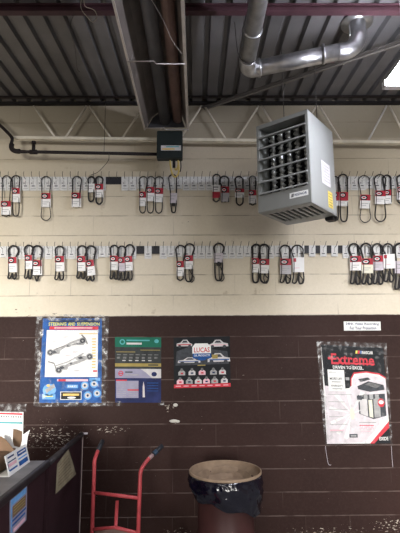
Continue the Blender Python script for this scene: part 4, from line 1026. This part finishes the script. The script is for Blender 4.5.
tag(MB().tube([rm2 + (rm3 - rm2) * 0.3, rm3], 0.0152, 'scuffed', 12).build('scuffed_sleeve', ht), 'worn grey paint on the bend')
def onrail(a, b, px, py):
    # point of the line a-b at image height py
    best = min((abs((q := a + (b - a) * (i / 400)).z - at(px, py, Y=q.y).z), i) for i in range(401))[1]
    return a + (b - a) * best / 400
cl_ = onrail(lt, lf, 93, 492.6); cr_ = onrail(rt, rf_, 139.5, 498.0)
MB().tube([cl_, cr_], 0.0125, 'truck_red', 12).build('crossbar', ht)
dl = onrail(lt, lf, 92, 529.5); dr = onrail(rt, rf_, 138, 533)
MB().tube([dl + Vector((0, 0, 0)), dl + (dr - dl) * 0.5 + Vector((0, 0.01, 0.02)), dr], 0.012, 'truck_red', 10).build('crossbar', ht)
mid_ = dl + (dr - dl) * 0.5; mtop = tr(117.2, 500.5, 0.10)
mlow = (lf + rf_) / 2 + Vector((0, 0, 0.1))
MB().tube([mtop, mlow], 0.013, 'truck_red', 8, flat=0.35).build('center_strap', ht)
# perforated nose grille and hidden lower parts
MB().slab([dl + Vector((0.02, 0, -0.005)), dl + (dr - dl) * 0.3 + Vector((0, 0, 0.012)), dl + (dr - dl) * 0.7 + Vector((0, 0, 0.012)), dr + Vector((-0.02, 0, -0.01)), rf_ + Vector((-0.02, 0, 0.1)), lf + Vector((0.02, 0, 0.1))], (0, 0.006, 0), 'rusty').build('back_plate', ht)
MB().box((lf.x - 0.03, min(lf.y, rf_.y) - 0.24, 0.004), (rf_.x + 0.03, min(lf.y, rf_.y) + 0.02, 0.012), 'truck_red').build('toe_plate', ht)
MB().tube([lf, Vector((lf.x, lf.y - 0.02, 0.012))], r, 'truck_red', 10).build('rail_foot', ht); MB().tube([rf_, Vector((rf_.x, rf_.y - 0.02, 0.012))], r, 'truck_red', 10).build('rail_foot', ht)
ax0 = Vector((lf.x - 0.05, (lf.y + rf_.y) / 2 + 0.10, 0.115)); ax1 = Vector((rf_.x + 0.05, (lf.y + rf_.y) / 2 + 0.10, 0.115))
MB().tube([ax0 - Vector((0.06, 0, 0)), ax1 + Vector((0.06, 0, 0))], 0.009, 'steel_wire', 10).build('axle', ht)
for c_, s_ in ((ax0, -1), (ax1, 1)):
    wh = MB()
    wh.tube([c_, c_ + Vector((s_ * 0.012, 0, 0)), c_ + Vector((s_ * 0.04, 0, 0)), c_ + Vector((s_ * 0.052, 0, 0))], [0.095, 0.114, 0.114, 0.095], 'rubber', 28)
    w_o = wh.build('wheel', ht)
    MB().tube([c_ - Vector((s_ * 0.004, 0, 0)), c_ + Vector((s_ * 0.056, 0, 0))], 0.05, 'truck_red', 20).build('wheel_hub', w_o)
for f_ in (lf, rf_):
    MB().tube([f_ + Vector((0, 0, 0.12)), Vector((f_.x, ax0.y, 0.115))], 0.009, 'truck_red', 8).build('axle_brace', ht)

# ------------------------------------------------------------------ fibre drum with a bin bag
RZ = 0.77
ba = at(225, 459.2, Z=RZ); fa = at(225, 481.4, Z=RZ)
dc = Vector(((ba.x + fa.x) / 2, (ba.y + fa.y) / 2, 0)); RR = (ba.y - fa.y) / 2
la = at(191.5, 469.5, Y=dc.y); ra_ = at(258.8, 469.0, Y=dc.y); RR = 0.5 * (RR + (ra_.x - la.x) / 2); dc.x = (la.x + ra_.x) / 2
dm = thing('waste_drum', (dc.x, dc.y, 0), 'brown drum with a tan cardboard rim used as a bin by the wall', 'bin')
rb0 = 0.222
MB().lathe([(0.0, 0.002), (rb0, 0.002), (rb0 + 0.006, 0.012), (rb0 + 0.004, 0.03), (rb0, 0.035), (rb0, 0.30), (rb0 + 0.005, 0.307), (rb0, 0.314), (rb0, 0.60), (RR - 0.048, 0.68), (RR - 0.048, 0.70)], dc, 'drum', 48).build('body', dm)
rm_ = MB().lathe([(RR - 0.045, 0.60), (RR - 0.040, RZ - 0.06), (RR - 0.011, RZ - 0.035), (RR - 0.011, RZ - 0.004), (RR - 0.006, RZ + 0.001), (RR, RZ - 0.004), (RR, RZ - 0.03), (RR - 0.010, RZ - 0.03)], dc, 'rim_board', 56).build('rim', dm)
MB().lathe([(RR - 0.012, RZ - 0.006), (RR - 0.013, RZ - 0.034), (RR - 0.042, RZ - 0.06), (RR - 0.046, RZ - 0.085), (0.0, RZ - 0.090)], dc, 'rim_board', 48).build('inner_lining', dm)
random.seed(3)
for k, (a0, r0, w0, h0) in enumerate(((0.5, 0.17, 0.24, 0.055), (1.5, 0.19, 0.26, 0.060), (2.6, 0.19, 0.24, 0.05), (3.9, 0.15, 0.20, 0.03), (5.2, 0.15, 0.22, 0.03), (1.9, 0.07, 0.24, 0.035), (0.9, 0.12, 0.2, 0.04))):
    c_ = dc + Vector((r0 * math.cos(a0), r0 * math.sin(a0), RZ - 0.089)); t_v = Vector((-math.sin(a0), math.cos(a0), 0)); n_v = Vector((math.cos(a0), math.sin(a0), 0))
    a_ = c_ - t_v * w0 / 2; b_ = c_ + t_v * w0 / 2
    sc_ = MB().slab([a_, b_, b_ + Vector((0, 0, h0 * 0.7)) + n_v * 0.03 - t_v * 0.02, (a_ + b_) / 2 + Vector((0, 0, h0)) + n_v * 0.03, a_ + Vector((0, 0, h0 * 0.8)) + n_v * 0.02 + t_v * 0.03], n_v * -0.004, 'rim_board')
    sc_.build('cardboard_flap', dm)
# bag folded over the outside
bag = MB(); seg = 120; rows = 22; vs = []; fs = []
for i in range(rows + 1):
    t = i / rows
    for j in range(seg):
        a = 2 * PI * j / seg
        drop = 0.195 + 0.085 * math.cos(a + 0.3) + 0.02 * math.sin(2 * a + 1.0) + 0.015 * math.sin(7 * a)
        z = RZ - 0.018 - t * drop
        nz = noise.noise(Vector((math.cos(a) * 3.2, math.sin(a) * 3.2, z * 9))) + 0.6 * noise.noise(Vector((math.cos(a) * 8 + z * 5, math.sin(a) * 8, z * 14 + 5)))
        bulge = 0.006 * math.sin(PI * min(1, t * 1.15)) - 0.030 * max(0, t - 0.55)
        # cross folds
        fold = 0.007 * abs(math.sin(a * 5 + z * 26)) * min(1, t * 4)
        rr = RR + 0.003 - 0.018 * t + bulge + 0.014 * nz * min(1, t * 5) + 0.012 * (0.5 - abs(noise.noise(Vector((math.cos(a) * 6 + z * 8, math.sin(a) * 6, z * 17 - a))))) * min(1, t * 4) + fold - 0.004 * (t == 0)
        vs.append((dc.x + rr * math.cos(a), dc.y + rr * math.sin(a), z))
for i in range(rows):
    for j in range(seg):
        q = (j + 1) % seg; fs.append((i * seg + j, i * seg + q, (i + 1) * seg + q, (i + 1) * seg + j))
bag.add(vs, fs, 'bag', True)
bo = tag(bag.build('bin_bag'), 'dark blue black plastic bin bag folded over the rim of the drum', 'bag')
sm_ = bo.modifiers.new('thick', 'SOLIDIFY'); sm_.thickness = 0.0015; sm_.offset = 1

# ------------------------------------------------------------------ loose wires under the roof
def wire(pts, lab, k='hook_dark', r=0.0022, name='loose_wire'):
    tag(MB().tube(smooth_path([at(a, b, Y=y) for a, b, y in pts], 5), r, k, 6).build(name), lab, 'wire')
wire([(74, 14, 2.9), (70, 28, 2.97), (75, 48, 3.15), (77, 68, 3.35), (80, 72, 3.38)], 'thin dark wire dangling at upper left below the roof beam')
wire([(82, -4, 2.66), (81, 8, 2.66), (88, 18, 2.66), (93, 22, 2.68), (97, 17, 2.70), (94, 10, 2.70), (85, 6, 2.68), (84, -4, 2.66)], 'looped thin grey wire hanging over the red roof beam', 'joist_grey')
wire([(150, -3, 2.1), (163, 20, 2.1), (172, 40, 2.12), (182, 54, 2.15)], 'thin pale wire crossing the tube heater trough', 'steel_wire', 0.0018)
wire([(109, 153, 4.12), (108.5, 160, 4.2), (104, 166, 4.27), (98, 172, 4.31), (91, 175, 4.33)], 'thin dark wire dropping from the black pipe to the upper belt rail', 'hook_dark', 0.003)
